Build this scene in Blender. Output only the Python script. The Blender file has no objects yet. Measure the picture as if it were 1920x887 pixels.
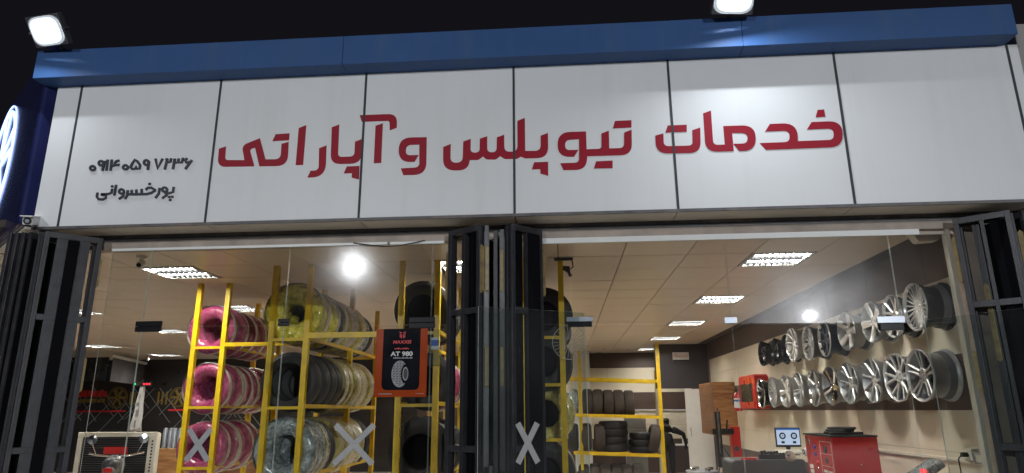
import bpy, math, random
from mathutils import Vector, Matrix, noise as mnoise
random.seed(7)
S = bpy.context.scene
COL = S.collection
R = math.radians
# ------------------------------------------------------------------ camera, world, exposure
cam_d = bpy.data.cameras.new('camera'); cam = bpy.data.objects.new('camera', cam_d); COL.objects.link(cam)
cam_d.sensor_width = 36.0; cam_d.lens = 23.1734; cam_d.clip_start = 0.05; cam_d.clip_end = 500
cr, cu, cf = Vector((0.997086, 0.076016, -0.006396)), Vector((0.025568, -0.254019, 0.966861)), Vector((-0.071872, 0.964207, 0.255222))
cam.matrix_world = Matrix(((cr.x, cu.x, -cf.x, 0), (cr.y, cu.y, -cf.y, 0), (cr.z, cu.z, -cf.z, 1.6), (0, 0, 0, 1)))
S.camera = cam
world = bpy.data.worlds.new('World'); S.world = world; world.use_nodes = True
bg = world.node_tree.nodes['Background']; bg.inputs['Color'].default_value = (0.36, 0.33, 0.46, 1); bg.inputs['Strength'].default_value = 0.013
S.view_settings.view_transform = 'Standard'; S.view_settings.look = 'None'; S.view_settings.exposure = 0.4; S.view_settings.gamma = 1
S.cycles.max_bounces = 10; S.cycles.diffuse_bounces = 4; S.cycles.glossy_bounces = 4; S.cycles.transparent_max_bounces = 24; S.cycles.transmission_bounces = 6
S.cycles.use_denoising = True; S.cycles.sample_clamp_indirect = 6.0; S.cycles.caustics_reflective = False; S.cycles.caustics_refractive = False

# strengths of what gives off light
E_TUBE, E_FLOOD, E_STREET, E_LOGO = 102.0, 1100.0, 1150.0, 2.6

# ------------------------------------------------------------------ materials
MATS = {}
def nodes_of(name):
    m = bpy.data.materials.new(name); m.use_nodes = True; nt = m.node_tree
    return m, nt, nt.nodes['Principled BSDF']
def mat(name, col, rough=0.5, metal=0.0, var=0.12, scale=8.0, bump=0.0, bscale=60.0, spec=0.5, coat=0.0, dirt=0.0, dirtcol=(0.12, 0.1, 0.08), streak=None):
    """procedural paint: base colour broken up by two noises, roughness variation and fine relief"""
    if name in MATS: return MATS[name]
    m, nt, b = nodes_of(name); N, L = nt.nodes, nt.links
    tc = N.new('ShaderNodeTexCoord')
    n1 = N.new('ShaderNodeTexNoise'); n1.inputs['Scale'].default_value = scale; n1.inputs['Detail'].default_value = 5
    L.new(tc.outputs['Object'], n1.inputs['Vector'])
    ramp = N.new('ShaderNodeValToRGB'); L.new(n1.outputs['Fac'], ramp.inputs['Fac'])
    ramp.color_ramp.elements[0].position = 0.3; ramp.color_ramp.elements[1].position = 0.7
    ramp.color_ramp.elements[0].color = (*[c * (1 - var) for c in col], 1); ramp.color_ramp.elements[1].color = (*[min(1, c * (1 + var)) for c in col], 1)
    out = ramp.outputs['Color']
    if dirt:
        n2 = N.new('ShaderNodeTexNoise'); n2.inputs['Scale'].default_value = scale * 0.35; n2.inputs['Detail'].default_value = 8; n2.inputs['Roughness'].default_value = 0.7
        if streak:
            mp_ = N.new('ShaderNodeMapping'); mp_.inputs['Scale'].default_value = streak; L.new(tc.outputs['Object'], mp_.inputs['Vector']); L.new(mp_.outputs['Vector'], n2.inputs['Vector'])
        else: L.new(tc.outputs['Object'], n2.inputs['Vector'])
        r2 = N.new('ShaderNodeMapRange'); r2.inputs['From Min'].default_value = 0.5; r2.inputs['From Max'].default_value = 0.75; r2.inputs['To Max'].default_value = dirt
        L.new(n2.outputs['Fac'], r2.inputs['Value'])
        mx = N.new('ShaderNodeMix'); mx.data_type = 'RGBA'; mx.inputs[7].default_value = (*dirtcol, 1)
        L.new(r2.outputs['Result'], mx.inputs[0]); L.new(out, mx.inputs[6]); out = mx.outputs[2]
    L.new(out, b.inputs['Base Color'])
    rr = N.new('ShaderNodeMapRange'); rr.inputs['To Min'].default_value = max(0.02, rough - 0.08); rr.inputs['To Max'].default_value = min(1, rough + 0.1)
    L.new(n1.outputs['Fac'], rr.inputs['Value']); L.new(rr.outputs['Result'], b.inputs['Roughness'])
    b.inputs['Metallic'].default_value = metal; b.inputs['Specular IOR Level'].default_value = spec; b.inputs['Coat Weight'].default_value = coat
    if bump:
        n3 = N.new('ShaderNodeTexNoise'); n3.inputs['Scale'].default_value = bscale; n3.inputs['Detail'].default_value = 3
        L.new(tc.outputs['Object'], n3.inputs['Vector'])
        bp = N.new('ShaderNodeBump'); bp.inputs['Strength'].default_value = bump; bp.inputs['Distance'].default_value = 0.01
        L.new(n3.outputs['Fac'], bp.inputs['Height']); L.new(bp.outputs['Normal'], b.inputs['Normal'])
    MATS[name] = m; return m
def emit(name, col, strength):
    if name in MATS: return MATS[name]
    m = bpy.data.materials.new(name); m.use_nodes = True; nt = m.node_tree; nt.nodes.clear()
    e = nt.nodes.new('ShaderNodeEmission'); e.inputs['Color'].default_value = (*col, 1); e.inputs['Strength'].default_value = strength
    o = nt.nodes.new('ShaderNodeOutputMaterial'); nt.links.new(e.outputs[0], o.inputs['Surface'])
    MATS[name] = m; return m
def glass(name, tint, dust=0.0, dustrough=0.3, refl=1.0):
    """thin sheet glass: clear sheet, mirror reflection growing towards grazing angles, a film of dust that spreads light"""
    if name in MATS: return MATS[name]
    m = bpy.data.materials.new(name); m.use_nodes = True; nt = m.node_tree; N, L = nt.nodes, nt.links; N.clear()
    o = N.new('ShaderNodeOutputMaterial'); tr = N.new('ShaderNodeBsdfTransparent'); tr.inputs[0].default_value = (*tint, 1)
    gl = N.new('ShaderNodeBsdfGlossy'); gl.inputs['Roughness'].default_value = 0.015
    lw = N.new('ShaderNodeLayerWeight'); lw.inputs['Blend'].default_value = 0.5
    pw = N.new('ShaderNodeMath'); pw.operation = 'POWER'; pw.inputs[1].default_value = 5; L.new(lw.outputs['Facing'], pw.inputs[0])
    ma = N.new('ShaderNodeMath'); ma.operation = 'MULTIPLY_ADD'; ma.inputs[1].default_value = 0.85 * refl; ma.inputs[2].default_value = 0.055 * refl; L.new(pw.outputs[0], ma.inputs[0])
    mx = N.new('ShaderNodeMixShader'); L.new(ma.outputs[0], mx.inputs[0]); L.new(tr.outputs[0], mx.inputs[1]); L.new(gl.outputs[0], mx.inputs[2])
    last = mx
    if dust:
        tc = N.new('ShaderNodeTexCoord')
        n1 = N.new('ShaderNodeTexNoise'); n1.inputs['Scale'].default_value = 3.0; n1.inputs['Detail'].default_value = 4; L.new(tc.outputs['Object'], n1.inputs['Vector'])
        n2 = N.new('ShaderNodeTexNoise'); n2.inputs['Scale'].default_value = 120.0; n2.inputs['Detail'].default_value = 10; n2.inputs['Roughness'].default_value = 0.9; L.new(tc.outputs['Object'], n2.inputs['Vector'])
        r2 = N.new('ShaderNodeMapRange'); r2.inputs['From Min'].default_value = 0.25; r2.inputs['From Max'].default_value = 0.85; L.new(n2.outputs['Fac'], r2.inputs['Value'])
        mu = N.new('ShaderNodeMath'); mu.operation = 'MULTIPLY'; L.new(n1.outputs['Fac'], mu.inputs[0]); L.new(r2.outputs['Result'], mu.inputs[1])
        m2 = N.new('ShaderNodeMath'); m2.operation = 'MULTIPLY'; m2.inputs[1].default_value = dust; L.new(mu.outputs[0], m2.inputs[0])
        dg = N.new('ShaderNodeBsdfGlossy'); dg.inputs['Roughness'].default_value = dustrough; dg.inputs['Color'].default_value = (0.8, 0.8, 0.8, 1)
        mx2 = N.new('ShaderNodeMixShader'); L.new(m2.outputs[0], mx2.inputs[0]); L.new(mx.outputs[0], mx2.inputs[1]); L.new(dg.outputs[0], mx2.inputs[2]); last = mx2
    L.new(last.outputs[0], o.inputs['Surface']); MATS[name] = m; return m
def film(name, c1, c2, rough=0.25, wr=0.9, wscale=14, stripes=0.0, see=0.0):
    """plastic wrapping film: two tones, wrinkle relief, glossy"""
    if name in MATS: return MATS[name]
    m, nt, b = nodes_of(name); N, L = nt.nodes, nt.links
    tc = N.new('ShaderNodeTexCoord')
    n1 = N.new('ShaderNodeTexNoise'); n1.inputs['Scale'].default_value = wscale; n1.inputs['Detail'].default_value = 6; n1.inputs['Distortion'].default_value = 1.2; L.new(tc.outputs['Object'], n1.inputs['Vector'])
    rp = N.new('ShaderNodeValToRGB'); rp.color_ramp.elements[0].position = 0.38; rp.color_ramp.elements[1].position = 0.62
    rp.color_ramp.elements[0].color = (*c1, 1); rp.color_ramp.elements[1].color = (*c2, 1); L.new(n1.outputs['Fac'], rp.inputs['Fac']); L.new(rp.outputs['Color'], b.inputs['Base Color'])
    n2 = N.new('ShaderNodeTexNoise'); n2.inputs['Scale'].default_value = wscale * 1.6; n2.inputs['Detail'].default_value = 3; n2.inputs['Distortion'].default_value = 2.0
    mp = N.new('ShaderNodeMapping'); mp.inputs['Scale'].default_value = (1, 3.0, 1); L.new(tc.outputs['Object'], mp.inputs['Vector']); L.new(mp.outputs['Vector'], n2.inputs['Vector'])
    bp = N.new('ShaderNodeBump'); bp.inputs['Strength'].default_value = wr; bp.inputs['Distance'].default_value = 0.02; L.new(n2.outputs['Fac'], bp.inputs['Height']); L.new(bp.outputs['Normal'], b.inputs['Normal'])
    b.inputs['Roughness'].default_value = rough; b.inputs['Coat Weight'].default_value = 0.6; b.inputs['Coat Roughness'].default_value = 0.12
    MATS[name] = m; return m
def wood(name, c1, c2):
    m, nt, b = nodes_of(name); N, L = nt.nodes, nt.links
    tc = N.new('ShaderNodeTexCoord'); mp = N.new('ShaderNodeMapping'); mp.inputs['Scale'].default_value = (1, 1, 7); L.new(tc.outputs['Object'], mp.inputs['Vector'])
    n = N.new('ShaderNodeTexNoise'); n.inputs['Scale'].default_value = 2.2; n.inputs['Detail'].default_value = 8; n.inputs['Distortion'].default_value = 0.8; L.new(mp.outputs['Vector'], n.inputs['Vector'])
    rp = N.new('ShaderNodeValToRGB'); rp.color_ramp.elements[0].color = (*c1, 1); rp.color_ramp.elements[1].color = (*c2, 1); rp.color_ramp.elements[0].position = 0.35; rp.color_ramp.elements[1].position = 0.65
    L.new(n.outputs['Fac'], rp.inputs['Fac']); L.new(rp.outputs['Color'], b.inputs['Base Color']); b.inputs['Roughness'].default_value = 0.4
    MATS[name] = m; return m
def tyre_mat(name, col, rough):
    m = mat(name, col, rough, 0, 0.3, 5, 0.25, 90, 0.45, dirt=0.35, dirtcol=(0.05, 0.045, 0.04)); return m

M = dict(
 panel=mat('white composite panel', (0.74, 0.75, 0.755), 0.42, 0, 0.025, 1.3, 0.05, 1.4, dirt=0.16, dirtcol=(0.5, 0.48, 0.44), streak=(9, 9, 0.5)),
 joint=mat('dark joint sealant', (0.028, 0.032, 0.036), 0.6),
 red_vinyl=mat('red vinyl', (0.31, 0.006, 0.022), 0.5, 0, 0.07, 3, spec=0.25),
 grey_letter=mat('charcoal raised letter', (0.028, 0.03, 0.042), 0.4),
 blue=mat('blue composite panel', (0.035, 0.095, 0.25), 0.5, 0, 0.06, 2, 0.06, 2.5, spec=0.25, dirt=0.35, dirtcol=(0.10, 0.14, 0.2), streak=(5, 5, 0.6)),
 soffit=mat('grey beige soffit', (0.70, 0.63, 0.54), 0.5, 0, 0.06, 3, dirt=0.3, dirtcol=(0.25, 0.22, 0.18)),
 steel_dark=mat('dark steel track', (0.10, 0.095, 0.10), 0.5, 0.2, 0.3, 9, dirt=0.6, dirtcol=(0.3, 0.22, 0.15)),
 lintel=mat('dark brown lintel', (0.38, 0.32, 0.27), 0.6, 0, 0.2, 5, dirt=0.4),
 gate=mat('charcoal gate paint', (0.034, 0.034, 0.04), 0.38, 0.1, 0.25, 12, 0.1, dirt=0.3, dirtcol=(0.09, 0.085, 0.08)),
 gate_black=mat('black gate sheet', (0.005, 0.005, 0.007), 0.9, spec=0.08),
 brass=mat('dull tan lock plate', (0.26, 0.19, 0.075), 0.5, 0.1, 0.3, 20, dirt=0.4),
 white_frame=mat('white aluminium strip', (0.74, 0.75, 0.74), 0.4, 0, 0.04),
 glass_edge=mat('polished glass edge', (0.62, 0.72, 0.68), 0.25),
 patch=mat('black patch fitting', (0.010, 0.010, 0.012), 0.35, 0, spec=0.15),
 patch_light=mat('brushed steel fitting', (0.36, 0.39, 0.44), 0.35, 0.5),
 tape=mat('silver tape', (0.36, 0.365, 0.37), 0.45, 0.1, 0.08, 20),
 ceil_tile=mat('tan ceiling tile', (0.66, 0.545, 0.43), 0.30, 0, 0.05, 2.5, 0.05, 40, dirt=0.12, dirtcol=(0.4, 0.31, 0.24)),
 ceil_grid=mat('ceiling grid shadow', (0.05, 0.04, 0.03), 0.6),
 louvre=mat('grey louvre', (0.03, 0.031, 0.033), 0.6, 0, spec=0.1),
 floor=mat('pale floor tile', (0.58, 0.53, 0.46), 0.25, 0, 0.08, 1),
 wall_brown=mat('brown wall tile', (0.085, 0.055, 0.046), 0.42, 0, 0.12, 2, dirt=0.1),
 wall_cream=mat('cream wall tile', (0.70, 0.63, 0.50), 0.35, 0, 0.03, 2),
 wall_dark=mat('black wall panel', (0.022, 0.019, 0.018), 0.3, 0, 0.2, 3),
 part_dark=mat('charcoal partition board', (0.045, 0.042, 0.05), 0.4, 0, 0.08, 2),
 white=mat('white paint', (0.74, 0.73, 0.71), 0.4, 0, 0.04),
 yellow=mat('yellow rack paint', (0.70, 0.47, 0.006), 0.38, 0, 0.16, 7, 0.08, 40, dirt=0.55, dirtcol=(0.26, 0.16, 0.03)),
 tyre=tyre_mat('black tyre rubber', (0.017, 0.016, 0.017), 0.55),
 tyre_brown=tyre_mat('dusty tyre rubber', (0.06, 0.047, 0.039), 0.7),  # brown rubber made paler in colour for light falling on far treads
 pink=film('pink wrapping film', (0.28, 0.02, 0.09), (0.46, 0.085, 0.19), 0.25, 1.2, 17),
 pink_dark=film('dark pink wrapping film', (0.20, 0.02, 0.06), (0.34, 0.05, 0.12), 0.3),
 yel=film('yellow wrapping film', (0.40, 0.35, 0.02), (0.86, 0.76, 0.12), 0.1, 1.0, 12),
 yel_pale=film('pale yellow wrapping film', (0.34, 0.30, 0.08), (0.62, 0.56, 0.20), 0.3, 0.9, 16),
 clear=film('clear wrapping film', (0.16, 0.20, 0.20), (0.46, 0.53, 0.52), 0.2, 1.0, 18),
 band=film('silvery film band', (0.40, 0.34, 0.31), (0.66, 0.60, 0.55), 0.3, 0.7, 20),
 label_black=mat('black paper label', (0.02, 0.02, 0.02), 0.5),
 paper=mat('white paper', (0.7, 0.7, 0.68), 0.7),
 alloy=mat('silver alloy', (0.66, 0.67, 0.68), 0.32, 0.65, 0.08, 10),
 alloy_bright=mat('bright machined alloy', (0.82, 0.82, 0.81), 0.24, 0.55, 0.05, 10),
 alloy_dark=mat('gunmetal alloy', (0.16, 0.17, 0.19), 0.3, 0.8, 0.1, 10),
 alloy_grey=mat('brushed grey alloy', (0.38, 0.39, 0.39), 0.38, 0.6, 0.1, 10),
 alloy_shade=mat('dusty cast alloy inside', (0.12, 0.12, 0.125), 0.6, 0.3, 0.1, 8),  # darker colour stands for shade inside the barrel, behind the spokes
 chrome=mat('chrome', (0.75, 0.75, 0.75), 0.12, 1.0, 0.04),
 wheel_black=mat('black wheel paint', (0.012, 0.012, 0.014), 0.25, 0.1),
 wheel_blue=mat('dark blue wheel paint', (0.035, 0.05, 0.085), 0.3, 0.4),
 red=mat('red enamel', (0.50, 0.012, 0.012), 0.28, 0, 0.05, 3, coat=0.3),
 black=mat('black plastic', (0.014, 0.014, 0.015), 0.4),
 rubber=mat('black rubber mat', (0.02, 0.02, 0.02), 0.7, 0, 0.2, 8, 0.3),
 grey=mat('dark grey machine paint', (0.06, 0.062, 0.068), 0.35, 0, 0.1, 4),
 silver=mat('silver motorbike paint', (0.18, 0.18, 0.19), 0.35, 0.4),
 wood=wood('knotty wood board', (0.24, 0.10, 0.035), (0.46, 0.24, 0.10)),
 wood_dark=wood('dark wood board', (0.13, 0.055, 0.022), (0.22, 0.10, 0.045)),
 gold=mat('gold acrylic', (0.34, 0.24, 0.06), 0.35, 0.5),
 ivory=mat('ivory plastic', (0.66, 0.62, 0.52), 0.45, 0, 0.04),
 orange=mat('orange print', (0.34, 0.052, 0.011), 0.15, 0, 0.12, 5, spec=0.25),
 poster_black=mat('black print', (0.010, 0.011, 0.015), 0.10, 0, 0.3, 4, spec=0.2),
 grey_print=mat('grey print', (0.25, 0.25, 0.26), 0.4),
 red_print=mat('red print', (0.60, 0.03, 0.03), 0.4),
 skin=mat('skin', (0.36, 0.2, 0.13), 0.5), hair=mat('black hair', (0.01, 0.009, 0.008), 0.5), cloth=mat('dark clothing', (0.015, 0.014, 0.015), 0.8, 0, 0.2, 10),
 flagcloth=mat('white cloth', (0.62, 0.62, 0.62), 0.8, 0, 0.05, 5),
 asphalt=mat('asphalt', (0.05, 0.05, 0.052), 0.8, 0, 0.25, 6, 0.3, 90), paving=mat('paving', (0.52, 0.49, 0.45), 0.7, 0, 0.15, 4, 0.15),
 lampcase=mat('grey lamp housing', (0.12, 0.12, 0.13), 0.4, 0.5), navy=mat('navy sign face', (0.014, 0.018, 0.075), 0.2, 0, 0.1, 3),
 concrete=mat('rendered wall', (0.30, 0.29, 0.28), 0.8, 0, 0.1, 3),
)
G = dict(upper=glass('dusty glass', (0.93, 0.95, 0.94), 0.06, 0.125), upper_right=glass('lightly dusty glass', (0.93, 0.95, 0.94), 0.06, 0.2), lower=glass('clear glass', (0.94, 0.955, 0.945), 0.006, 0.3), door=glass('tinted door glass', (0.78, 0.84, 0.83), 0.10, 0.5, 1.4))  # door tint and rough film stand in for a veil of dark reflections

# ------------------------------------------------------------------ mesh helper
def rootloc(o):
    v = Vector((0, 0, 0))
    while o is not None: v += o.location; o = o.parent
    return v
class MB:
    def __init__(s): s.v = []; s.f = []; s.m = []; s.k = 0
    def add(s, vs, fs):
        b = len(s.v); s.v += [tuple(v) for v in vs]; s.f += [tuple(b + i for i in f) for f in fs]; s.m += [s.k] * len(fs); return s
    def mi(s, k): s.k = k; return s
    def box(s, x0, x1, y0, y1, z0, z1):
        return s.add([(x0,y0,z0),(x1,y0,z0),(x1,y1,z0),(x0,y1,z0),(x0,y0,z1),(x1,y0,z1),(x1,y1,z1),(x0,y1,z1)], [(0,3,2,1),(4,5,6,7),(0,1,5,4),(1,2,6,5),(2,3,7,6),(3,0,4,7)])
    def obox(s, c, ax, ay, az, hx, hy, hz):
        c, ax, ay, az = map(Vector, (c, ax, ay, az)); ax.normalize(); ay.normalize(); az.normalize()
        vs = [c + ax*hx*i + ay*hy*j + az*hz*k for k in (-1,1) for i, j in ((-1,-1),(1,-1),(1,1),(-1,1))]
        return s.add(vs, [(0,3,2,1),(4,5,6,7),(0,1,5,4),(1,2,6,5),(2,3,7,6),(3,0,4,7)])
    def bar(s, p0, p1, w, h, up=(0,0,1)):
        p0, p1 = Vector(p0), Vector(p1); a = (p1-p0).normalized(); u = Vector(up)
        if abs(a.dot(u)) > 0.95: u = Vector((0,1,0))
        sd = a.cross(u).normalized(); u = sd.cross(a)
        return s.obox((p0+p1)/2, a, sd, u, (p1-p0).length/2, w/2, h/2)
    def tube(s, pts, r, n=8, cap=True):
        pts = [Vector(p) for p in pts]; rs = r if isinstance(r, (list, tuple)) else [r]*len(pts); vs = []; fs = []
        for i, p in enumerate(pts):
            t = (pts[min(i+1, len(pts)-1)] - pts[max(i-1, 0)]).normalized()
            u = Vector((0,0,1)) if abs(t.z) < 0.9 else Vector((0,1,0)); a = t.cross(u).normalized(); b = t.cross(a)
            vs += [p + (a*math.cos(2*math.pi*k/n) + b*math.sin(2*math.pi*k/n))*rs[i] for k in range(n)]
        for i in range(len(pts)-1):
            for k in range(n): fs.append((i*n+k, i*n+(k+1)%n, (i+1)*n+(k+1)%n, (i+1)*n+k))
        if cap: fs.append(tuple(range(n))[::-1]); fs.append(tuple((len(pts)-1)*n+k for k in range(n)))
        return s.add(vs, fs)
    def lathe(s, prof, c=(0,0,0), axis='Y', n=32, closed=False, wob=None):
        """prof: (radius, along-axis) pairs"""
        vs = []; fs = []; c = Vector(c)
        for k in range(n):
            t = 2*math.pi*k/n; ct, st = math.cos(t), math.sin(t)
            for j, (r, a) in enumerate(prof):
                if wob: r, a = wob(r, a, t, j)
                if axis == 'Y': p = (r*ct, a, r*st)
                elif axis == 'X': p = (a, r*ct, r*st)
                else: p = (r*ct, r*st, a)
                vs.append(c + Vector(p))
        q = len(prof)
        for k in range(n):
            k2 = (k+1) % n
            for j in range(q if closed else q-1):
                j2 = (j+1) % q; fs.append((k*q+j, k2*q+j, k2*q+j2, k*q+j2))
        return s.add(vs, fs)
    def prism(s, poly, fn, d0, d1):
        """poly of 2-d points, fn(u, v, d) -> 3-d point; extruded between d0 and d1"""
        n = len(poly); vs = [fn(u, v, d0) for u, v in poly] + [fn(u, v, d1) for u, v in poly]
        fs = [tuple(range(n)), tuple(range(2*n-1, n-1, -1))] + [(i, (i+1) % n, n+(i+1) % n, n+i) for i in range(n)]
        return s.add(vs, fs)
    def data(s, name, mats, off=(0,0,0), smooth=False):
        me = bpy.data.meshes.new(name); o = Vector(off)
        me.from_pydata([tuple(Vector(v)-o) for v in s.v], [], s.f); 
        for m in (mats if isinstance(mats, (list, tuple)) else [mats]): me.materials.append(m)
        me.polygons.foreach_set('material_index', s.m)
        if smooth:
            me.polygons.foreach_set('use_smooth', [True]*len(s.f))
            if smooth is not True: me.set_sharp_from_angle(angle=R(smooth))
        me.update(); return me
    def build(s, name, mats, parent=None, smooth=False, bevel=0.0, kind=None, label=None, recalc=False):
        off = rootloc(parent) if parent else (0,0,0)
        me = s.data(name, mats, off, smooth)
        if recalc:
            import bmesh
            bm = bmesh.new(); bm.from_mesh(me); bmesh.ops.recalc_face_normals(bm, faces=bm.faces); bm.to_mesh(me); bm.free()
        o = bpy.data.objects.new(name, me); COL.objects.link(o)
        if parent: o.parent = parent
        if bevel:
            b = o.modifiers.new('bevel', 'BEVEL'); b.width = bevel; b.segments = 2; b.limit_method = 'ANGLE'; b.angle_limit = R(40)
        if kind: o['kind'] = kind
        if label: o['label'] = label
        return o
def tag(o, label, cat, group=None):
    o['label'] = label; o['category'] = cat
    if group: o['group'] = group
    return o
def thing(name, label, cat, loc=(0,0,0), group=None, rot=0):
    o = bpy.data.objects.new(name, None); COL.objects.link(o); o.location = loc; o.rotation_euler = (0,0,rot); o.empty_display_size = 0.1
    return tag(o, label, cat, group)
def copy_tree(o, parent=None):
    c = o.copy(); COL.objects.link(c)
    if parent is not None: c.parent = parent
    for ch in list(o.children): copy_tree(ch, c)
    return c
def rounded(pts, seg=7):
    """polygon with rounded corners: (u, v, radius)"""
    out = []; n = len(pts)
    for i in range(n):
        p = Vector(pts[i][:2]); r = pts[i][2] if len(pts[i]) > 2 else 0
        if r <= 0: out.append(tuple(p)); continue
        a = Vector(pts[i-1][:2]) - p; b = Vector(pts[(i+1) % n][:2]) - p; la, lb = a.length, b.length; a.normalize(); b.normalize()
        ang = a.angle(b); t = min(r / math.tan(ang/2), la*0.92 if not pts[i-1][2] else la*0.5, lb*0.92 if not pts[(i+1)%n][2] else lb*0.5)
        p0, p1 = p + a*t, p + b*t
        for k in range(seg+1):
            w = k/seg; q = p0*(1-w)**2 + p*2*w*(1-w) + p1*w*w
            # pull quadratic slightly towards a circular arc
            out.append(tuple(q))
    return out
ORD = ['first','second','third','fourth','fifth','sixth','seventh','eighth','ninth','tenth','eleventh','twelfth']

# ------------------------------------------------------------------ ground and road
MB().box(-30, 30, 0.6, 40, -0.25, 0.0).build('pavement', M['paving'], kind='structure')
MB().box(-60, 60, -60, 0.6, -0.4, -0.14).build('road', M['asphalt'], kind='structure')
MB().box(-400, 400, -400, 400, -0.9, -0.5).build('ground', M['asphalt'], kind='structure')

# ------------------------------------------------------------------ the shop: facade
FY = 4.68; GY = 4.95; XR = 3.44; ZC = 3.103
SEAM = [-4.13, -3.91, -2.716, -1.511, -0.328, 0.870, 2.117, 3.373]
bld = thing('shop_building', 'tyre shop building with white signboard, blue roof edge and glass front', 'building', (0, FY, 0))
MB().box(-4.1, 3.46, FY+0.03, FY+0.2, 3.02, 4.2).build('front_wall', M['concrete'], bld)
MB().box(-4.1, 3.46, FY+0.2, 19.0, 3.6, 4.4).build('roof_slab', M['concrete'], bld)
MB().box(3.46, 3.62, FY+0.01, 19.0, 0, 4.4).build('side_wall', M['concrete'], bld)
sx = [-4.05] + SEAM[2:] + [3.46]
for i in range(len(sx)-1):
    MB().box(sx[i]+0.006, sx[i+1]-0.006, FY+0.004, 4.93, 3.0, 3.018).build('soffit_panel', M['soffit'], bld)
MB().box(-4.05, 3.46, FY+0.01, 4.94, 3.019, 3.03).build('soffit_backing', M['joint'], bld)
MB().box(-4.12, 3.46, FY-0.012, FY+0.003, 2.99, 3.012).build('drip_edge', M['steel_dark'], bld)
MB().box(-4.1, 3.44, 4.932, 4.99, 2.945, 3.0).mi(1).box(-4.1, 3.44, 4.925, 4.931, 2.958, 2.97).build('gate_track', [M['steel_dark'], M['joint']], bld)
MB().box(-4.1, 3.44, 4.938, 5.05, 2.885, 2.945).build('lintel', M['lintel'], bld)
MB().box(-3.62, -1.35, 4.932, 4.96, 2.868, 2.888).build('glass_channel', M['white_frame'], bld)
MB().box(-1.33, -0.9, 4.932, 4.96, 2.866, 2.886).build('glass_channel', M['white_frame'], bld)
MB().box(-0.28, 2.66, 4.932, 4.96, 2.842, 2.884).build('glass_channel', M['white_frame'], bld)
MB().box(2.66, 2.9, 4.94, 4.96, 2.842, 2.866).build('glass_channel', M['lintel'], bld)
MB().box(2.845, 2.872, 4.93, 4.99, 0, 2.88).build('door_jamb', M['ivory'], bld)
MB().box(2.93, 3.44, 4.96, 5.1, 0, 2.9).build('front_pier', M['lintel'], bld)
MB().box(-0.66, -0.52, 4.97, 5.1, 0, 2.9).build('front_pier', M['gate_black'], bld)

# left flank of the corner building, turned back from the street
dv = Vector((-0.77, 0.64, 0)).normalized(); nv = Vector((-0.64, -0.77, 0)).normalized(); C0 = Vector((-4.16, 4.66, 0))
def flank(u, z, d=0.0): return C0 + dv*u + nv*d + Vector((0,0,z))
def slab(mb, u0, u1, z0, z1, d0, d1):
    return mb.obox(flank((u0+u1)/2, (z0+z1)/2, (d0+d1)/2), dv, nv, (0,0,1), (u1-u0)/2, abs(d1-d0)/2, (z1-z0)/2)
slab(MB(), 0.02, 7.0, 3.0, 3.02, -0.28, 0.0).build('flank_soffit', M['soffit'], bld)
slab(MB(), 1.15, 1.165, 2.994, 2.999, -0.28, 0.0).build('flank_soffit_joint', M['joint'], bld)
slab(MB(), 0.12, 7.0, 2.80, 2.99, -0.35, -0.285).build('flank_lintel', M['steel_dark'], bld)
slab(MB(), 0.02, 7.0, 3.03, 4.3, -0.28, -0.08).build('flank_wall', M['concrete'], bld)
side = thing('lit_side_sign', 'navy illuminated sign panel with white wheel emblem on the left corner', 'sign', flank(0, 3.0))
slab(MB(), 0.03, 6.0, 3.03, 4.62, -0.07, 0.05).build('sign_face', M['navy'], side, bevel=0.03)
mbk = MB()
cu0, cz0, rr0 = 1.62, 3.93, 0.62
def fl(u, v, d): return flank(cu0 + u, cz0 + v, d)
def ring_poly(r0, r1, n=48):
    mb = MB(); vs = []
    for r in (r0, r1):
        for d in (0.052, 0.06):
            vs += [fl(r*math.cos(2*math.pi*k/n), r*math.sin(2*math.pi*k/n), d) for k in range(n)]
    fs = []
    for k in range(n):
        k2 = (k+1) % n; a, b, c, e = 0, n, 2*n, 3*n
        fs += [(b+k, b+k2, e+k2, e+k), (a+k, a+k2, b+k2, b+k), (c+k, e+k, e+k2, c+k2)]
    return mb.add(vs, fs)
logo_m = emit('white sign light', (0.34, 0.48, 1.0), E_LOGO)
ring_poly(rr0*0.985, rr0).build('emblem_ring', logo_m, side)
ring_poly(rr0*0.86, rr0*0.92).build('emblem_ring', logo_m, side)
ring_poly(rr0*0.16, rr0*0.2).build('emblem_hub', logo_m, side)
for k in range(5):
    for sgn in (-1, 1):
        a = R(72*k + 20); ca, sa = math.cos(a), math.sin(a)
        def rt(r, t): return (r*ca - t*sa, r*sa + t*ca)
        q = [rt(0.21*rr0, sgn*0.02), rt(0.5*rr0, sgn*0.04), rt(0.85*rr0, sgn*0.09), rt(0.85*rr0, sgn*0.155), rt(0.5*rr0, sgn*0.10), rt(0.21*rr0, sgn*0.07)]
        MB().prism(q, fl, 0.052, 0.06).build('emblem_spoke', logo_m, side, recalc=True)

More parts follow.
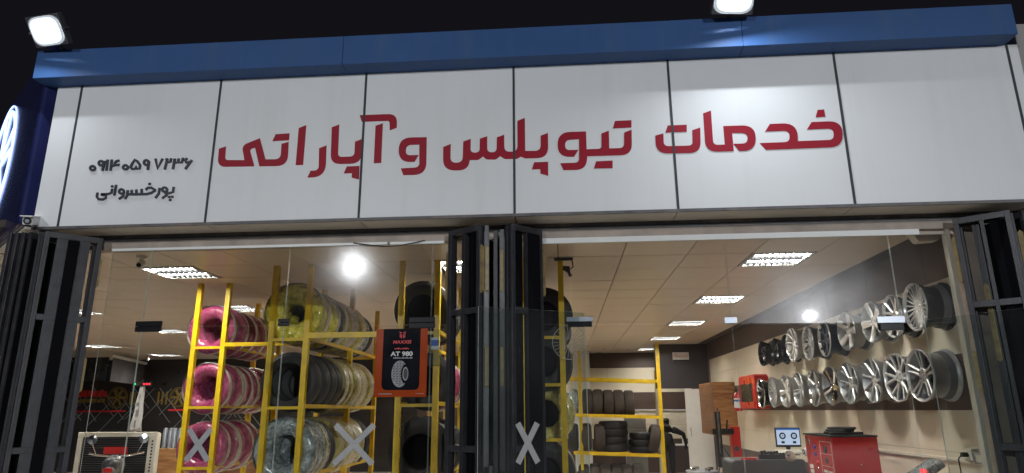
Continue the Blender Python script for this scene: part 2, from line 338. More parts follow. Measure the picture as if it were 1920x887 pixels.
# signboard
sign = thing('shop_signboard', 'long white panelled signboard with red Persian lettering', 'signboard', (0, FY, 3.0))
for i in range(len(SEAM)-1):
    MB().box(SEAM[i]+0.007, SEAM[i+1]-0.007, FY, FY+0.02, 3.012, 4.225).build('sign_panel', M['panel'], sign, bevel=0.003)
MB().box(3.373+0.007, 3.452, FY, FY+0.02, 3.012, 4.225).build('sign_panel', M['panel'], sign)
for x in SEAM[1:]:
    MB().box(x-0.0085, x+0.0085, FY-0.004, FY+0.024, 3.012, 4.225).build('joint_strip', M['joint'], sign)
LETTERS = [
 [(-2.67, 3.618, 0.0), (-2.614, 3.636, 0.0), (-2.61, 3.52, 0.0297), (-2.451, 3.514, 0.0), (-2.485, 3.639, 0.0519), (-2.343, 3.695, 0.0), (-2.281, 3.514, 0.0), (-2.159, 3.511, 0.0445), (-2.163, 3.64, 0.0), (-2.106, 3.655, 0.0), (-2.098, 3.454, 0.0853), (-2.325, 3.458, 0.0), (-2.375, 3.616, 0.0), (-2.419, 3.606, 0.026), (-2.365, 3.459, 0.0), (-2.665, 3.465, 0.0705)],
 [(-2.218, 3.724, 0.0), (-2.104, 3.727, 0.0), (-2.104, 3.669, 0.0), (-2.238, 3.665, 0.0)],
 [(-2.033, 3.769, 0.0), (-1.974, 3.792, 0.0), (-1.974, 3.457, 0.0), (-2.034, 3.457, 0.0)],
 [(-1.856, 3.591, 0.0), (-1.798, 3.614, 0.0), (-1.788, 3.348, 0.1113), (-1.932, 3.351, 0.0), (-1.91, 3.407, 0.0), (-1.846, 3.406, 0.0371)],
 [(-1.766, 3.764, 0.0), (-1.707, 3.787, 0.0), (-1.701, 3.513, 0.0334), (-1.571, 3.512, 0.0371), (-1.572, 3.636, 0.0), (-1.514, 3.657, 0.0), (-1.51, 3.451, 0.089), (-1.756, 3.456, 0.0816)],
 [(-1.626, 3.432, 0.0), (-1.525, 3.433, 0.0), (-1.524, 3.321, 0.0), (-1.582, 3.34, 0.0), (-1.582, 3.375, 0.0), (-1.646, 3.375, 0.0)],
 [(-1.415, 3.763, 0.0), (-1.358, 3.783, 0.0), (-1.356, 3.451, 0.0), (-1.414, 3.451, 0.0)],
 [(-1.546, 3.859, 0.0), (-1.248, 3.859, 0.0742), (-1.245, 3.741, 0.0), (-1.3, 3.72, 0.0), (-1.305, 3.801, 0.0223), (-1.527, 3.802, 0.0)],
 [(-1.006, 3.651, 0.0), (-1.002, 3.342, 0.0964), (-1.179, 3.346, 0.0), (-1.2, 3.401, 0.0), (-1.057, 3.404, 0.0371), (-1.062, 3.592, 0.0), (-1.167, 3.592, 0.0445), (-1.166, 3.506, 0.0371), (-1.064, 3.507, 0.0), (-1.095, 3.451, 0.0), (-1.218, 3.452, 0.0964), (-1.226, 3.657, 0.1001)],
 [(-0.875, 3.565, 0.0), (-0.817, 3.588, 0.0), (-0.818, 3.433, 0.0482), (-0.723, 3.431, 0.0482), (-0.72, 3.604, 0.0), (-0.662, 3.624, 0.0), (-0.663, 3.51, 0.0371), (-0.593, 3.508, 0.0371), (-0.592, 3.623, 0.0), (-0.535, 3.641, 0.0), (-0.534, 3.508, 0.0371), (-0.463, 3.506, 0.0371), (-0.46, 3.629, 0.0), (-0.404, 3.648, 0.0), (-0.403, 3.508, 0.0445), (-0.303, 3.506, 0.0445), (-0.301, 3.759, 0.0), (-0.243, 3.782, 0.0), (-0.244, 3.509, 0.0), (-0.126, 3.505, 0.0445), (-0.124, 3.629, 0.0), (-0.068, 3.65, 0.0), (-0.07, 3.446, 0.089), (-0.244, 3.448, 0.0297), (-0.278, 3.464, 0.0), (-0.309, 3.446, 0.0223), (-0.402, 3.449, 0.0445), (-0.436, 3.474, 0.0), (-0.467, 3.446, 0.0371), (-0.54, 3.45, 0.0371), (-0.567, 3.476, 0.0), (-0.602, 3.448, 0.0371), (-0.669, 3.451, 0.0), (-0.677, 3.368, 0.0816), (-0.873, 3.372, 0.0964)],
 [(-0.177, 3.414, 0.0), (-0.071, 3.415, 0.0), (-0.073, 3.302, 0.0), (-0.131, 3.322, 0.0), (-0.132, 3.357, 0.0), (-0.195, 3.357, 0.0)],
 [(0.222, 3.65, 0.0), (0.221, 3.505, 0.0), (0.333, 3.505, 0.026), (0.337, 3.629, 0.0), (0.394, 3.65, 0.0), (0.391, 3.505, 0.0), (0.501, 3.505, 0.0371), (0.509, 3.63, 0.0), (0.565, 3.652, 0.0), (0.558, 3.447, 0.089), (0.224, 3.449, 0.0), (0.213, 3.34, 0.089), (0.041, 3.344, 0.0), (0.02, 3.399, 0.0), (0.16, 3.4, 0.0334), (0.167, 3.589, 0.0), (0.061, 3.587, 0.0445), (0.059, 3.504, 0.0371), (0.159, 3.503, 0.0), (0.125, 3.448, 0.0), (0.001, 3.45, 0.0964), (0.006, 3.653, 0.1001)],
 [(0.445, 3.728, 0.0), (0.568, 3.729, 0.0), (0.565, 3.669, 0.0), (0.425, 3.667, 0.0)],
 [(0.289, 3.405, 0.0), (0.412, 3.407, 0.0), (0.409, 3.346, 0.0), (0.27, 3.349, 0.0)],
 [(0.74, 3.596, 0.0), (0.8, 3.612, 0.0), (0.797, 3.508, 0.0356), (1.01, 3.505, 0.0356), (1.016, 3.629, 0.0), (1.076, 3.648, 0.0), (1.064, 3.444, 0.089), (0.736, 3.451, 0.089)],
 [(0.837, 3.674, 0.0), (0.978, 3.675, 0.0), (0.974, 3.618, 0.0), (0.816, 3.617, 0.0)],
 [(1.107, 3.763, 0.0), (1.166, 3.783, 0.0), (1.16, 3.504, 0.0356), (1.245, 3.504, 0.0), (1.246, 3.653, 0.0), (1.483, 3.652, 0.1038), (1.464, 3.444, 0.1038), (1.343, 3.449, 0.0), (1.308, 3.508, 0.0), (1.41, 3.507, 0.0415), (1.418, 3.59, 0.0415), (1.306, 3.595, 0.0), (1.305, 3.449, 0.0), (1.101, 3.45, 0.089)],
 [(1.587, 3.656, 0.0), (1.787, 3.657, 0.1009), (1.774, 3.511, 0.0), (2.031, 3.512, 0.0415), (2.042, 3.601, 0.0415), (1.85, 3.601, 0.0), (1.89, 3.659, 0.0), (2.113, 3.66, 0.1038), (2.087, 3.453, 0.1038), (1.539, 3.451, 0.0), (1.499, 3.506, 0.0), (1.714, 3.507, 0.0427), (1.724, 3.597, 0.0427), (1.547, 3.597, 0.0)],
 [(1.945, 3.755, 0.0), (1.992, 3.757, 0.0), (1.993, 3.698, 0.0), (1.924, 3.696, 0.0)],
]
DIGITS = [[[(-3.677, 3.489), (-3.678, 3.481), (-3.683, 3.475), (-3.69, 3.472), (-3.699, 3.472), (-3.708, 3.476), (-3.714, 3.482), (-3.718, 3.49), (-3.717, 3.498), (-3.712, 3.504), (-3.705, 3.507), (-3.696, 3.507), (-3.687, 3.503), (-3.681, 3.497), (-3.677, 3.489)]], [[(-3.613, 3.529), (-3.614, 3.52), (-3.618, 3.514), (-3.626, 3.511), (-3.635, 3.511), (-3.643, 3.515), (-3.65, 3.522), (-3.653, 3.53), (-3.653, 3.538), (-3.648, 3.545), (-3.641, 3.548), (-3.632, 3.548), (-3.623, 3.544), (-3.616, 3.537), (-3.613, 3.529)], [(-3.607, 3.548), (-3.611, 3.464)]], [[(-3.583, 3.558), (-3.578, 3.465)]], [[(-3.548, 3.557), (-3.544, 3.464)], [(-3.484, 3.546), (-3.508, 3.543), (-3.518, 3.528), (-3.509, 3.509), (-3.478, 3.51)], [(-3.511, 3.507), (-3.544, 3.504)]], [[(-3.403, 3.487), (-3.404, 3.479), (-3.408, 3.473), (-3.416, 3.47), (-3.425, 3.47), (-3.433, 3.474), (-3.44, 3.48), (-3.443, 3.488), (-3.442, 3.496), (-3.437, 3.502), (-3.43, 3.505), (-3.421, 3.505), (-3.413, 3.501), (-3.406, 3.494), (-3.403, 3.487)]], [[(-3.353, 3.55), (-3.374, 3.512), (-3.38, 3.487), (-3.365, 3.47), (-3.341, 3.472), (-3.336, 3.491), (-3.325, 3.471), (-3.303, 3.473), (-3.305, 3.504), (-3.331, 3.535), (-3.353, 3.55)]], [[(-3.235, 3.521), (-3.236, 3.512), (-3.241, 3.505), (-3.248, 3.502), (-3.257, 3.502), (-3.265, 3.506), (-3.272, 3.513), (-3.275, 3.522), (-3.274, 3.531), (-3.27, 3.538), (-3.262, 3.541), (-3.254, 3.541), (-3.245, 3.537), (-3.239, 3.53), (-3.235, 3.521)], [(-3.234, 3.532), (-3.234, 3.459)]], [[(-3.183, 3.551), (-3.155, 3.467), (-3.124, 3.55)]], [[(-3.084, 3.549), (-3.094, 3.457)], [(-3.093, 3.549), (-3.076, 3.515), (-3.055, 3.52), (-3.053, 3.55)]], [[(-3.022, 3.546), (-3.027, 3.458)], [(-3.027, 3.541), (-3.014, 3.51), (-2.991, 3.515), (-2.99, 3.546)], [(-2.986, 3.514), (-2.961, 3.511), (-2.954, 3.55)]], [[(-2.921, 3.548), (-2.935, 3.527), (-2.923, 3.508), (-2.895, 3.515)], [(-2.878, 3.529), (-2.926, 3.454)]]]
NAME = [[[(-3.001, 3.309), (-3.002, 3.268), (-3.032, 3.258), (-3.068, 3.263)]], [[(-3.038, 3.228), (-3.02, 3.228)], [(-3.011, 3.228), (-2.994, 3.227)], [(-3.025, 3.204), (-3.007, 3.203)]], [[(-3.053, 3.289), (-3.054, 3.281), (-3.059, 3.274), (-3.066, 3.271), (-3.075, 3.271), (-3.083, 3.275), (-3.089, 3.282), (-3.092, 3.29), (-3.092, 3.298), (-3.087, 3.304), (-3.08, 3.307), (-3.071, 3.307), (-3.063, 3.303), (-3.056, 3.297), (-3.053, 3.289)], [(-3.052, 3.283), (-3.052, 3.242), (-3.082, 3.218)]], [[(-3.115, 3.304), (-3.116, 3.258), (-3.139, 3.221)]], [[(-3.228, 3.291), (-3.212, 3.31), (-3.185, 3.309), (-3.145, 3.287)], [(-3.146, 3.286), (-3.179, 3.265), (-3.215, 3.257), (-3.261, 3.257)]], [[(-3.212, 3.34), (-3.193, 3.34)]], [[(-3.262, 3.301), (-3.257, 3.258)], [(-3.306, 3.297), (-3.299, 3.259)], [(-3.344, 3.295), (-3.337, 3.261)], [(-3.261, 3.257), (-3.372, 3.26)]], [[(-3.376, 3.294), (-3.374, 3.25), (-3.389, 3.222)]], [[(-3.405, 3.285), (-3.406, 3.277), (-3.411, 3.27), (-3.418, 3.267), (-3.427, 3.267), (-3.435, 3.271), (-3.442, 3.278), (-3.445, 3.286), (-3.444, 3.294), (-3.44, 3.3), (-3.432, 3.304), (-3.423, 3.303), (-3.415, 3.299), (-3.409, 3.293), (-3.405, 3.285)], [(-3.404, 3.281), (-3.407, 3.245), (-3.438, 3.222)]], [[(-3.478, 3.341), (-3.48, 3.254)]], [[(-3.506, 3.309), (-3.508, 3.276), (-3.536, 3.267), (-3.591, 3.267)]], [[(-3.518, 3.33), (-3.5, 3.33)]], [[(-3.591, 3.265), (-3.548, 3.255), (-3.548, 3.235), (-3.568, 3.224), (-3.605, 3.227), (-3.623, 3.247), (-3.623, 3.282)]]]
def fp(u, v, d): return (u, FY + d, v)
for L_ in LETTERS:
    MB().prism(rounded(L_), fp, -0.0005, -0.0032).build('letter', M['red_vinyl'], sign, recalc=True)
def stroke_glyph(name, strokes, w, mats, parent, y0, y1):
    mb = MB()
    for si, st in enumerate(strokes):
        P = [Vector(p) for p in st]; closed = (P[0]-P[-1]).length < 1e-4
        d0 = y0 - 0.0004*si
        L1, R1 = [], []
        for i, p in enumerate(P):
            if closed: a = P[i-1] if i > 0 else P[-2]; b = P[i+1] if i < len(P)-1 else P[1]
            else: a = P[max(i-1, 0)]; b = P[min(i+1, len(P)-1)]
            t = (b-a).normalized(); n = Vector((-t.y, t.x))
            e = Vector((0,0))
            L1.append(p+n*w/2); R1.append(p-n*w/2)
        vs = []; fs = []
        for i in range(len(P)):
            vs += [fp(*L1[i], d0), fp(*R1[i], d0), fp(*L1[i], y1), fp(*R1[i], y1)]
        for i in range(len(P)-1):
            a, b = 4*i, 4*i+4
            fs += [(a, b, b+1, a+1), (a, a+2, b+2, b), (a+1, b+1, b+3, a+3)]
        fs += [(0, 1, 3, 2), (4*len(P)-4, 4*len(P)-2, 4*len(P)-1, 4*len(P)-3)]
        mb.add(vs, fs)
    return mb.build(name, mats, parent, recalc=True)
for g in DIGITS: stroke_glyph('number_digit', g, 0.0185, M['grey_letter'], sign, -0.010, -0.001)
for g in NAME: stroke_glyph('name_letter', g, 0.0175, M['grey_letter'], sign, -0.010, -0.001)

# blue roof edge
trim = thing('roof_edge_trim', 'blue box trim running along the roof edge above the signboard', 'trim', (0, 4.52, 4.22))
bx = [-4.22, -1.66, 1.41, 3.36]
for i in range(3):
    MB().box(bx[i]+0.001, bx[i+1]-0.001, 4.52, 4.9, 4.222, 4.47).build('trim_panel', M['blue'], trim, bevel=0.004)

# floodlights on the roof edge
def lens_shape(c, s_, u, n, a, b, k0, k1, d0, d1, q=28):
    mb = MB()
    def sg(v): return math.copysign(abs(v)**.6, v)
    def ring(k, d): return [c + n*d + (s_*a*k*sg(math.cos(2*math.pi*i/q)) + u*b*k*sg(math.sin(2*math.pi*i/q))) for i in range(q)]
    if k0 == 0: mb.add([c + n*d0] + ring(k1, d1), [(0, 1+i, 1+(i+1) % q) for i in range(q)])
    else: mb.add(ring(k0, d0) + ring(k1, d1), [(i, q+i, q+(i+1) % q, (i+1) % q) for i in range(q)])
    return mb
def floodlight(x, y, z, label, yaw, which):
    t = thing('floodlight', label, 'floodlight', (x, y, z), 'floodlights on the roof edge')
    a = R(38)                                                    # face tilted down towards the pavement
    n = Vector((math.sin(R(yaw))*math.cos(a), -math.cos(R(yaw))*math.cos(a), -math.sin(a))); s_ = n.cross(Vector((0,0,1))).normalized(); u = s_.cross(n)
    c = Vector((x, y, z))
    MB().obox(c - n*0.03, s_, u, n, 0.155, 0.12, 0.03).build('housing', M['lampcase'], t, bevel=0.008)
    fb = MB()
    for k in range(-4, 5): fb.obox(c - n*0.075 + s_*0.024*k, s_, u, n, 0.004, 0.08, 0.015)
    f_ = fb.build('cooling_fin', M['lampcase'], t); f_['kind'] = 'stuff'
    lens_shape(c, s_, u, n, 0.146, 0.111, 0, .46, .022, .020).build('led_core', emit('flood light %d' % which, (0.86, 0.93, 1.0), E_FLOOD*(0.5, 1.0)[which]), t)
    for ka, kb, da, db, e_ in ((.46, .62, .020, .017, 9), (.62, .78, .017, .012, 2.6), (.78, .90, .012, .007, 1.1), (.90, 1.0, .007, .001, .45)):
        lens_shape(c, s_, u, n, 0.146, 0.111, ka, kb, da, db).build('reflector_ring', emit('flood reflector glow %s' % e_, (0.80, 0.90, 1.0), e_), t)
    MB().tube([c - s_*0.165, c - s_*0.165 - n*0.05, c - n*0.13, c + s_*0.165 - n*0.05, c + s_*0.165], 0.008, 6).build('bracket', M['lampcase'], t)
    MB().tube([c - n*0.13, (x, 4.56, 4.44)], 0.012, 6).build('arm', M['lampcase'], t)
floodlight(-4.03, 4.36, 4.545, 'bright white floodlight at the left end of the blue roof edge', -8, 0)
floodlight(1.33, 4.36, 4.53, 'bright white floodlight on the right half of the blue roof edge', 6, 1)

# street lamps across the road (seen mirrored in the glass)
def street_lamp(x, y, z, label, k):
    t = thing('street_lamp', label, 'street lamp', (x, y, 0), 'street lamps across the road')
    MB().lathe([(0.11, -0.14), (0.11, 0.6), (0.06, 0.62), (0.045, z-0.1), (0.0, z-0.1)], (x, y, 0), 'Z', 16).build('pole', M['lampcase'], t, smooth=40)
    d = Vector((-x*0.3, 4.68-y, 0)).normalized()
    c = Vector((x, y, z)) + d*0.55
    MB().tube([(x, y, z-0.12), Vector((x, y, z)) + d*0.25, c], 0.03, 8).build('arm', M['lampcase'], t)
    n = (d*0.75 + Vector((0,0,-0.66))).normalized(); s_ = n.cross(Vector((0,0,1))).normalized(); u = s_.cross(n)
    MB().obox(c - n*0.04, s_, u, n, 0.26, 0.19, 0.035).build('lamp_head', M['lampcase'], t, bevel=0.01)
    mb = MB(); q_ = 24; sz = (.62, 1.0)[k]
    vs = [c + n*0.03] + [c + n*0.018 + (s_*math.cos(2*math.pi*i/q_)*0.15*sz + u*math.sin(2*math.pi*i/q_)*0.11*sz) for i in range(q_)] + [c + n*0.001 + (s_*math.cos(2*math.pi*i/q_)*0.23*sz + u*math.sin(2*math.pi*i/q_)*0.165*sz) for i in range(q_)]
    mb.add(vs, [(0, 1+i, 1+(i+1) % q_) for i in range(q_)] + [(1+i, 1+q_+i, 1+q_+(i+1) % q_, 1+(i+1) % q_) for i in range(q_)])
    mb.build('lamp_glass', emit('street lamp light %d' % k, (0.93, 0.96, 1.0), E_STREET*(2.9, 6.0)[k]), t, recalc=False)
street_lamp(-6.5, -10.4, 6.0, 'left grey street lamp mirrored in the shop glass', 0)
street_lamp(12.2, -23.9, 6.0, 'right grey street lamp mirrored in the shop glass', 1)

# security camera at the corner
cc = thing('security_camera', 'white bullet security camera under the left end of the signboard', 'camera', (-4.07, 4.6, 3.03))
c = Vector((-4.07, 4.58, 3.035)); n = Vector((0.35, -0.85, -0.25)).normalized(); s_ = n.cross(Vector((0,0,1))).normalized(); u = s_.cross(n)
MB().obox(c - n*0.05, s_, u, n, 0.036, 0.032, 0.075).build('body', M['white'], cc, bevel=0.008)
MB().tube([c + n*0.02, c + n*0.034], 0.028, 14).mi(1).tube([c + n*0.034, c + n*0.038], 0.014, 12).build('lens', [M['black'], M['patch_light']], cc)
MB().obox(c + u*0.036 - n*0.03, s_, u, n, 0.04, 0.004, 0.095).build('sun_hood', M['white'], cc)
MB().tube([c - n*0.08, c - n*0.1 + Vector((-0.02, 0.05, -0.02)), (-4.1, 4.66, 3.02)], 0.014, 8).build('bracket', M['white'], cc)

# ------------------------------------------------------------------ the shop: interior shell
MB().box(-16, 3.46, 4.96, 19.2, -0.05, 0.006).build('floor', M['floor'], kind='structure')
ceiling = MB().box(-16, 3.45, 5.0, 18.95, ZC+0.02, ZC+0.08).build('ceiling', M['ceil_grid'], kind='structure')
P = 0.645; PY = 0.65; X0 = 0.626; Y0 = 6.566
LIGHTS = [(2.24, 6.89), (2.24, 9.49), (2.24, 12.09), (2.24, 14.69), (-0.99, 6.89), (-0.99, 9.49), (-0.99, 12.09), (-0.99, 14.69),
          (-4.21, 6.89), (-4.86, 9.49), (-4.86, 12.09), (-4.86, 14.69), (-7.44, 9.49), (-7.44, 12.09), (-10.66, 14.69), (-10.66, 17.29), (-10.66, 9.49), (-7.44, 17.29), (2.24, 17.29), (-0.99, 17.29)]  # last two are unseen, added to brighten the back room
def cell(x, y): return (math.floor((x - X0)/P), math.floor((y - Y0)/PY))
lit = {cell(x, y) for x, y in LIGHTS}
cells = []
def pix(p):
    q = Vector(p) - Vector((0,0,1.6)); w = q.dot(cf)
    return (960 + 1236*q.dot(cr)/w, 443 - 1236*q.dot(cu)/w) if w > 0.2 else (-9e3, 0)
for i in range(-26, 5):
    for j in range(-3, 20):
        x, y = X0 + i*P, Y0 + j*PY
        if x < -15.9 or x + P > 3.5 or y + PY > 18.96 or y < 5.0 or (i, j) in lit: continue
        px, py = pix((x+P/2, y+PY/2, ZC)); vis = -30 < px < 1950
        cells.append((0 if vis else 1, y, x, i, j))
cells.sort()
tile_me = MB().box(-P/2+0.005, P/2-0.005, -PY/2+0.006, PY/2-0.006, 0, 0.014).data('ceiling_tile', M['ceil_tile'])
rest = MB(); nt_ = 0
for v, y, x, i, j in cells:
    if nt_ < 300:
        o = bpy.data.objects.new('ceiling_tile', tile_me); COL.objects.link(o); o.parent = ceiling
        o.location = (x+P/2, y+PY/2, ZC + random.uniform(0, 0.0025)); o.rotation_euler = (random.uniform(-.0022, .0022), random.uniform(-.0022, .0022), 0); nt_ += 1
    else: rest.box(x+0.005, x+P-0.005, y+0.006, y+PY-0.006, ZC, ZC+0.014)
if rest.v: rest.build('ceiling_tiles', M['ceil_tile'], ceiling, kind='stuff')

def ceiling_light(x, y):
    i, j = cell(x, y); x, y = X0 + (i+.5)*P, Y0 + (j+.5)*PY
    t = thing('ceiling_light', '', 'ceiling light', (x, y, ZC), 'louvred square lights in the tiled ceiling')
    h = 0.295
    fr = MB()
    for a, b, c_, d in ((-h, h, -h, -h+.022), (-h, h, h-.022, h), (-h, -h+.022, -h+.022, h-.022), (h-.022, h, -h+.022, h-.022)): fr.box(x+a, x+b, y+c_, y+d, ZC-0.006, ZC+0.018)
    fr.build('frame', M['white'], t)
    for yy in (-0.13, 0.13):
        MB().box(x-h+.03, x+h-.03, y+yy-0.062, y+yy+0.062, ZC+0.014, ZC+0.017).build('tube_light', emit('fluorescent light', (1.0, 0.965, 0.90), E_TUBE), t)
    lv = MB()
    for k in range(1, 9): lv.box(x-h+.022+k*0.0612-.003, x-h+.022+k*0.0612+.003, y-h+.022, y+h-.022, ZC-0.004, ZC+0.013)
    for k in range(1, 4): 
        w_ = 0.012 if k == 2 else 0.004
        lv.box(x-h+.022, x+h-.022, y-h+.022+k*0.1378-w_, y-h+.022+k*0.1378+w_, ZC-0.0035, ZC+0.0125)
    lv.build('louvre', M['louvre'], t)
    return t
def side_of(x): return {2.24: 'right row', -0.99: 'middle row', -4.21: 'left row', -4.86: 'left row', -7.44: 'far left row', -10.66: 'leftmost row'}[x]
cnt = {}
for x, y in LIGHTS:
    t = ceiling_light(x, y); s_ = side_of(x); k = cnt.get(s_, 0); cnt[s_] = k+1
    t['label'] = f'square louvred ceiling light, {ORD[k]} from the front glass in the {s_}'

# walls
def wall(name, mb, m): return mb.build(name, m, kind='structure')
wr = wall('wall', MB().box(XR, XR+0.02, 5.0, 18.95, 0, ZC+0.02), M['wall_brown'])
def tiles(parent, z0, z1, rows, ya, yb, step, off=0.0, m='wall_cream', fn=None, th=0.012):
    h = (z1-z0)/rows
    for r in range(rows):
        y = ya - (off if r % 2 else 0)
        while y < yb - 1e-3:
            a, b = max(y, ya)+.002, min(y+step, yb)-.002
            if b - a > 0.03: fn(a, b, z0+r*h+.002, z0+(r+1)*h-.002, th).build('wall_tile', M[m], parent)
            y += step
fR = lambda a, b, c_, d, th: MB().box(XR-th, XR-.0005, a, b, c_, d)
tiles(wr, 2.05, 2.72, 2, 5.87, 16.0, 1.2, 0, 'wall_cream', fR)
tiles(wr, 0.86, 1.58, 2, 5.87, 16.0, 1.2, 0, 'wall_cream', fR)
tiles(wr, 0.0, 0.42, 1, 5.87, 16.0, 1.2, 0, 'wall_cream', fR)
tiles(wr, 1.58, 2.05, 1, 5.87, 16.0, 1.2, 0, 'wall_brown', fR, 0.006)
tiles(wr, 2.72, 3.10, 1, 5.2, 16.0, 1.2, 0, 'wall_brown', fR, 0.006)
BYW = 18.4
wb = wall('wall', MB().box(-4.0, XR, BYW, BYW+0.1, 0, ZC+0.02), M['wall_brown'])
fB = lambda a, b, c_, d, th: MB().box(a, b, BYW-th, BYW-.0005, c_, d)
for z0, z1, n_ in ((2.05, 2.70, 2), (0.86, 1.58, 2)):
    tiles(wb, z0, z1, n_, -1.2, XR-.02, 1.2, 0, 'wall_cream', fB)
wl = wall('wall', MB().box(-16, -4.0, 18.7, 18.8, 0, ZC+0.02), M['wall_dark'])
wall('wall', MB().box(-16.1, -16, 5.0, 18.95, 0, ZC+0.02), M['wall_dark'])
t = thing('white_column', 'white square column at the back beside the dark tyre racks', 'column', (0.5, 17.9, 0))
MB().box(0.27, 0.70, 17.7, 18.2, 0, ZC).build('shaft', M['white'], t, bevel=0.006)
MB().box(0.255, 0.715, 17.69, 18.21, 0, 0.1).build('skirting', M['wall_brown'], t)

# partition at the back right, sign and white door
t = thing('partition', 'charcoal board partition closing the upper back right corner', 'partition', (2.8, 16.1, 0))
MB().box(2.18, XR-.03, 16.1, 16.16, 2.075, ZC).build('board', M['part_dark'], t)
MB().box(2.16, 2.24, 16.08, 16.2, 0, 2.074).build('post', M['white'], t)
t = thing('white_door', 'tall plain white door under the charcoal partition', 'door', (3.15, 16.1, 0))
MB().box(2.83, XR-.03, 16.1, 16.14, 0.02, 2.06).build('leaf', M['white'], t)
MB().tube([(2.9, 16.05, 1.0), (2.9, 16.05, 1.2)], 0.01, 6).build('handle', M['chrome'], t)
ws = thing('store_notice', 'small white notice with red Persian words on the charcoal partition', 'sign', (2.79, 16.09, 2.79))
MB().box(2.6, 2.98, 16.085, 16.098, 2.69, 2.91).build('plate', M['paper'], ws)
MB().box(2.6, 2.98, 16.082, 16.0845, 2.69, 2.735).build('black_strip', M['black'], ws)
def text(body, name, m, parent, loc, height, width=None, axis='Y', shear=0.0, bold=0.0):
    cu_ = bpy.data.curves.new(name, 'FONT'); cu_.body = body; cu_.extrude = 0.0; cu_.offset = bold; cu_.shear = shear
    tmp = bpy.data.objects.new(name, cu_); COL.objects.link(tmp); bpy.context.view_layer.update()
    me = bpy.data.meshes.new_from_object(tmp); bpy.data.objects.remove(tmp)
    xs = [v.co.x for v in me.vertices]; ys = [v.co.y for v in me.vertices]
    x0, x1, y0, y1 = min(xs), max(xs), min(ys), max(ys); sc = height/(y1-y0); sx_ = width/(x1-x0) if width else sc
    off = rootloc(parent)
    for v in me.vertices:
        u, w = (v.co.x - (x0+x1)/2)*sx_, (v.co.y - (y0+y1)/2)*sc
        v.co = Vector((loc[0]+u, loc[1], loc[2]+w)) - off
    me.materials.clear(); me.materials.append(m)
    o = bpy.data.objects.new(name, me); COL.objects.link(o); o.parent = parent; return o
text('\ufee9\ufe8e\ufb95\ufeb7\ufeed\ufeae\ufed3 \ufead\ufe8e\ufe92\ufee7\ufe8d', 'notice_lettering', M['red_print'], ws, (2.79, 16.0835, 2.825), 0.085, 0.33, bold=0.01)
# ------------------------------------------------------------------ shop front glass
GX = [-3.62, -3.286, -2.138, -0.99, -0.66]; GX2 = [-0.52, 0.076, 1.245, 2.437, 2.842]
def hz(x): return 2.262 - 0.0122*(x + 3.58)
def pane(name, x0, x1, zb0, zb1, zt0, zt1, m, label, cat, y=GY):
    t = 0.004
    vs = [(x0,y-t,zb0),(x1,y-t,zb1),(x1,y-t,zt1),(x0,y-t,zt0),(x0,y+t,zb0),(x1,y+t,zb1),(x1,y+t,zt1),(x0,y+t,zt0)]
    mb = MB().add(vs, [(0,1,2,3)]).mi(1).add([vs[i] for i in (0,1,2,3,4,5,6,7)], [(0,3,7,4),(1,5,6,2),(3,2,6,7),(0,4,5,1)])
    return tag(mb.build(name, [m, M['glass_edge']]), label, cat, None)
where_u = ['narrow left upper glass pane beside the left folding gate', 'upper glass pane above the pink tyres, left of the black fitting', 'upper glass pane mirroring the left street lamp above the yellow wrapped tyres', 'narrow upper glass pane behind the centre left gate']
where_l = ['narrow lower glass pane beside the left folding gate', 'lower glass pane before the pink tyres with a tape cross', 'lower glass pane holding the orange tyre poster and a tape cross', 'narrow lower glass pane behind the centre left gate']
for i in range(4):
    a, b = GX[i]+0.003, GX[i+1]-0.003
    pane('glass_pane', a, b, hz(a)+.004, hz(b)+.004, 2.868, 2.868, G['upper'], where_u[i], 'glass pane')
    pane('glass_pane', a, b, 0.02, 0.02, hz(a)-.004, hz(b)-.004, G['lower'], where_l[i], 'glass pane')
where_u2 = ['upper glass pane right of the centre gate, left of the blue fitting', 'upper glass pane in the middle of the right bay, under the ceiling lights', 'dusty upper glass pane mirroring the right street lamp', 'narrow upper glass pane beside the right folding gate']
where_l2 = [None, 'lower glass pane before the far black tyres', 'lower glass pane before the wall of silver wheels', None]
for i in range(4):
    a, b = GX2[i]+0.003, GX2[i+1]-0.003
    pane('glass_pane', a, b, hz(a)+.004, hz(b)+.004, 2.842, 2.842, G['upper_right'], where_u2[i], 'glass pane')
    if where_l2[i]: pane('glass_pane', a, b, 0.02, 0.02, hz(a)-.004, hz(b)-.004, G['lower'], where_l2[i], 'glass pane')
def door_leaf(hx, fx, fy, zt, label):
    t = thing('glass_door', label, 'glass door', (hx, GY, 0))
    h, f_ = Vector((hx, GY, 0)), Vector((fx, fy, 0)); a = (f_-h).normalized(); n = Vector((-a.y, a.x, 0))*0.005
    vs = [h-n+Vector((0,0,.02)), f_-n+Vector((0,0,.02)), f_-n+Vector((0,0,zt)), h-n+Vector((0,0,zt)), h+n+Vector((0,0,.02)), f_+n+Vector((0,0,.02)), f_+n+Vector((0,0,zt)), h+n+Vector((0,0,zt))]
    MB().add(vs, [(0,1,2,3)]).mi(1).add(vs, [(0,3,7,4),(1,5,6,2),(3,2,6,7),(0,4,5,1)]).build('leaf', [G['door'], M['glass_edge']], t)
    MB().tube([f_ - a*0.09 + n*6 + Vector((0,0,.8)), f_ - a*0.09 + n*6 + Vector((0,0,1.25))], 0.016, 10).build('pull_handle', M['chrome'], t)
    return t
door_leaf(0.17, -0.577, 4.543, 2.305, 'frameless glass door standing open before the centre gate')
door_leaf(2.60, 3.03, 4.22, 2.21, 'frameless glass door standing open before the right gate')
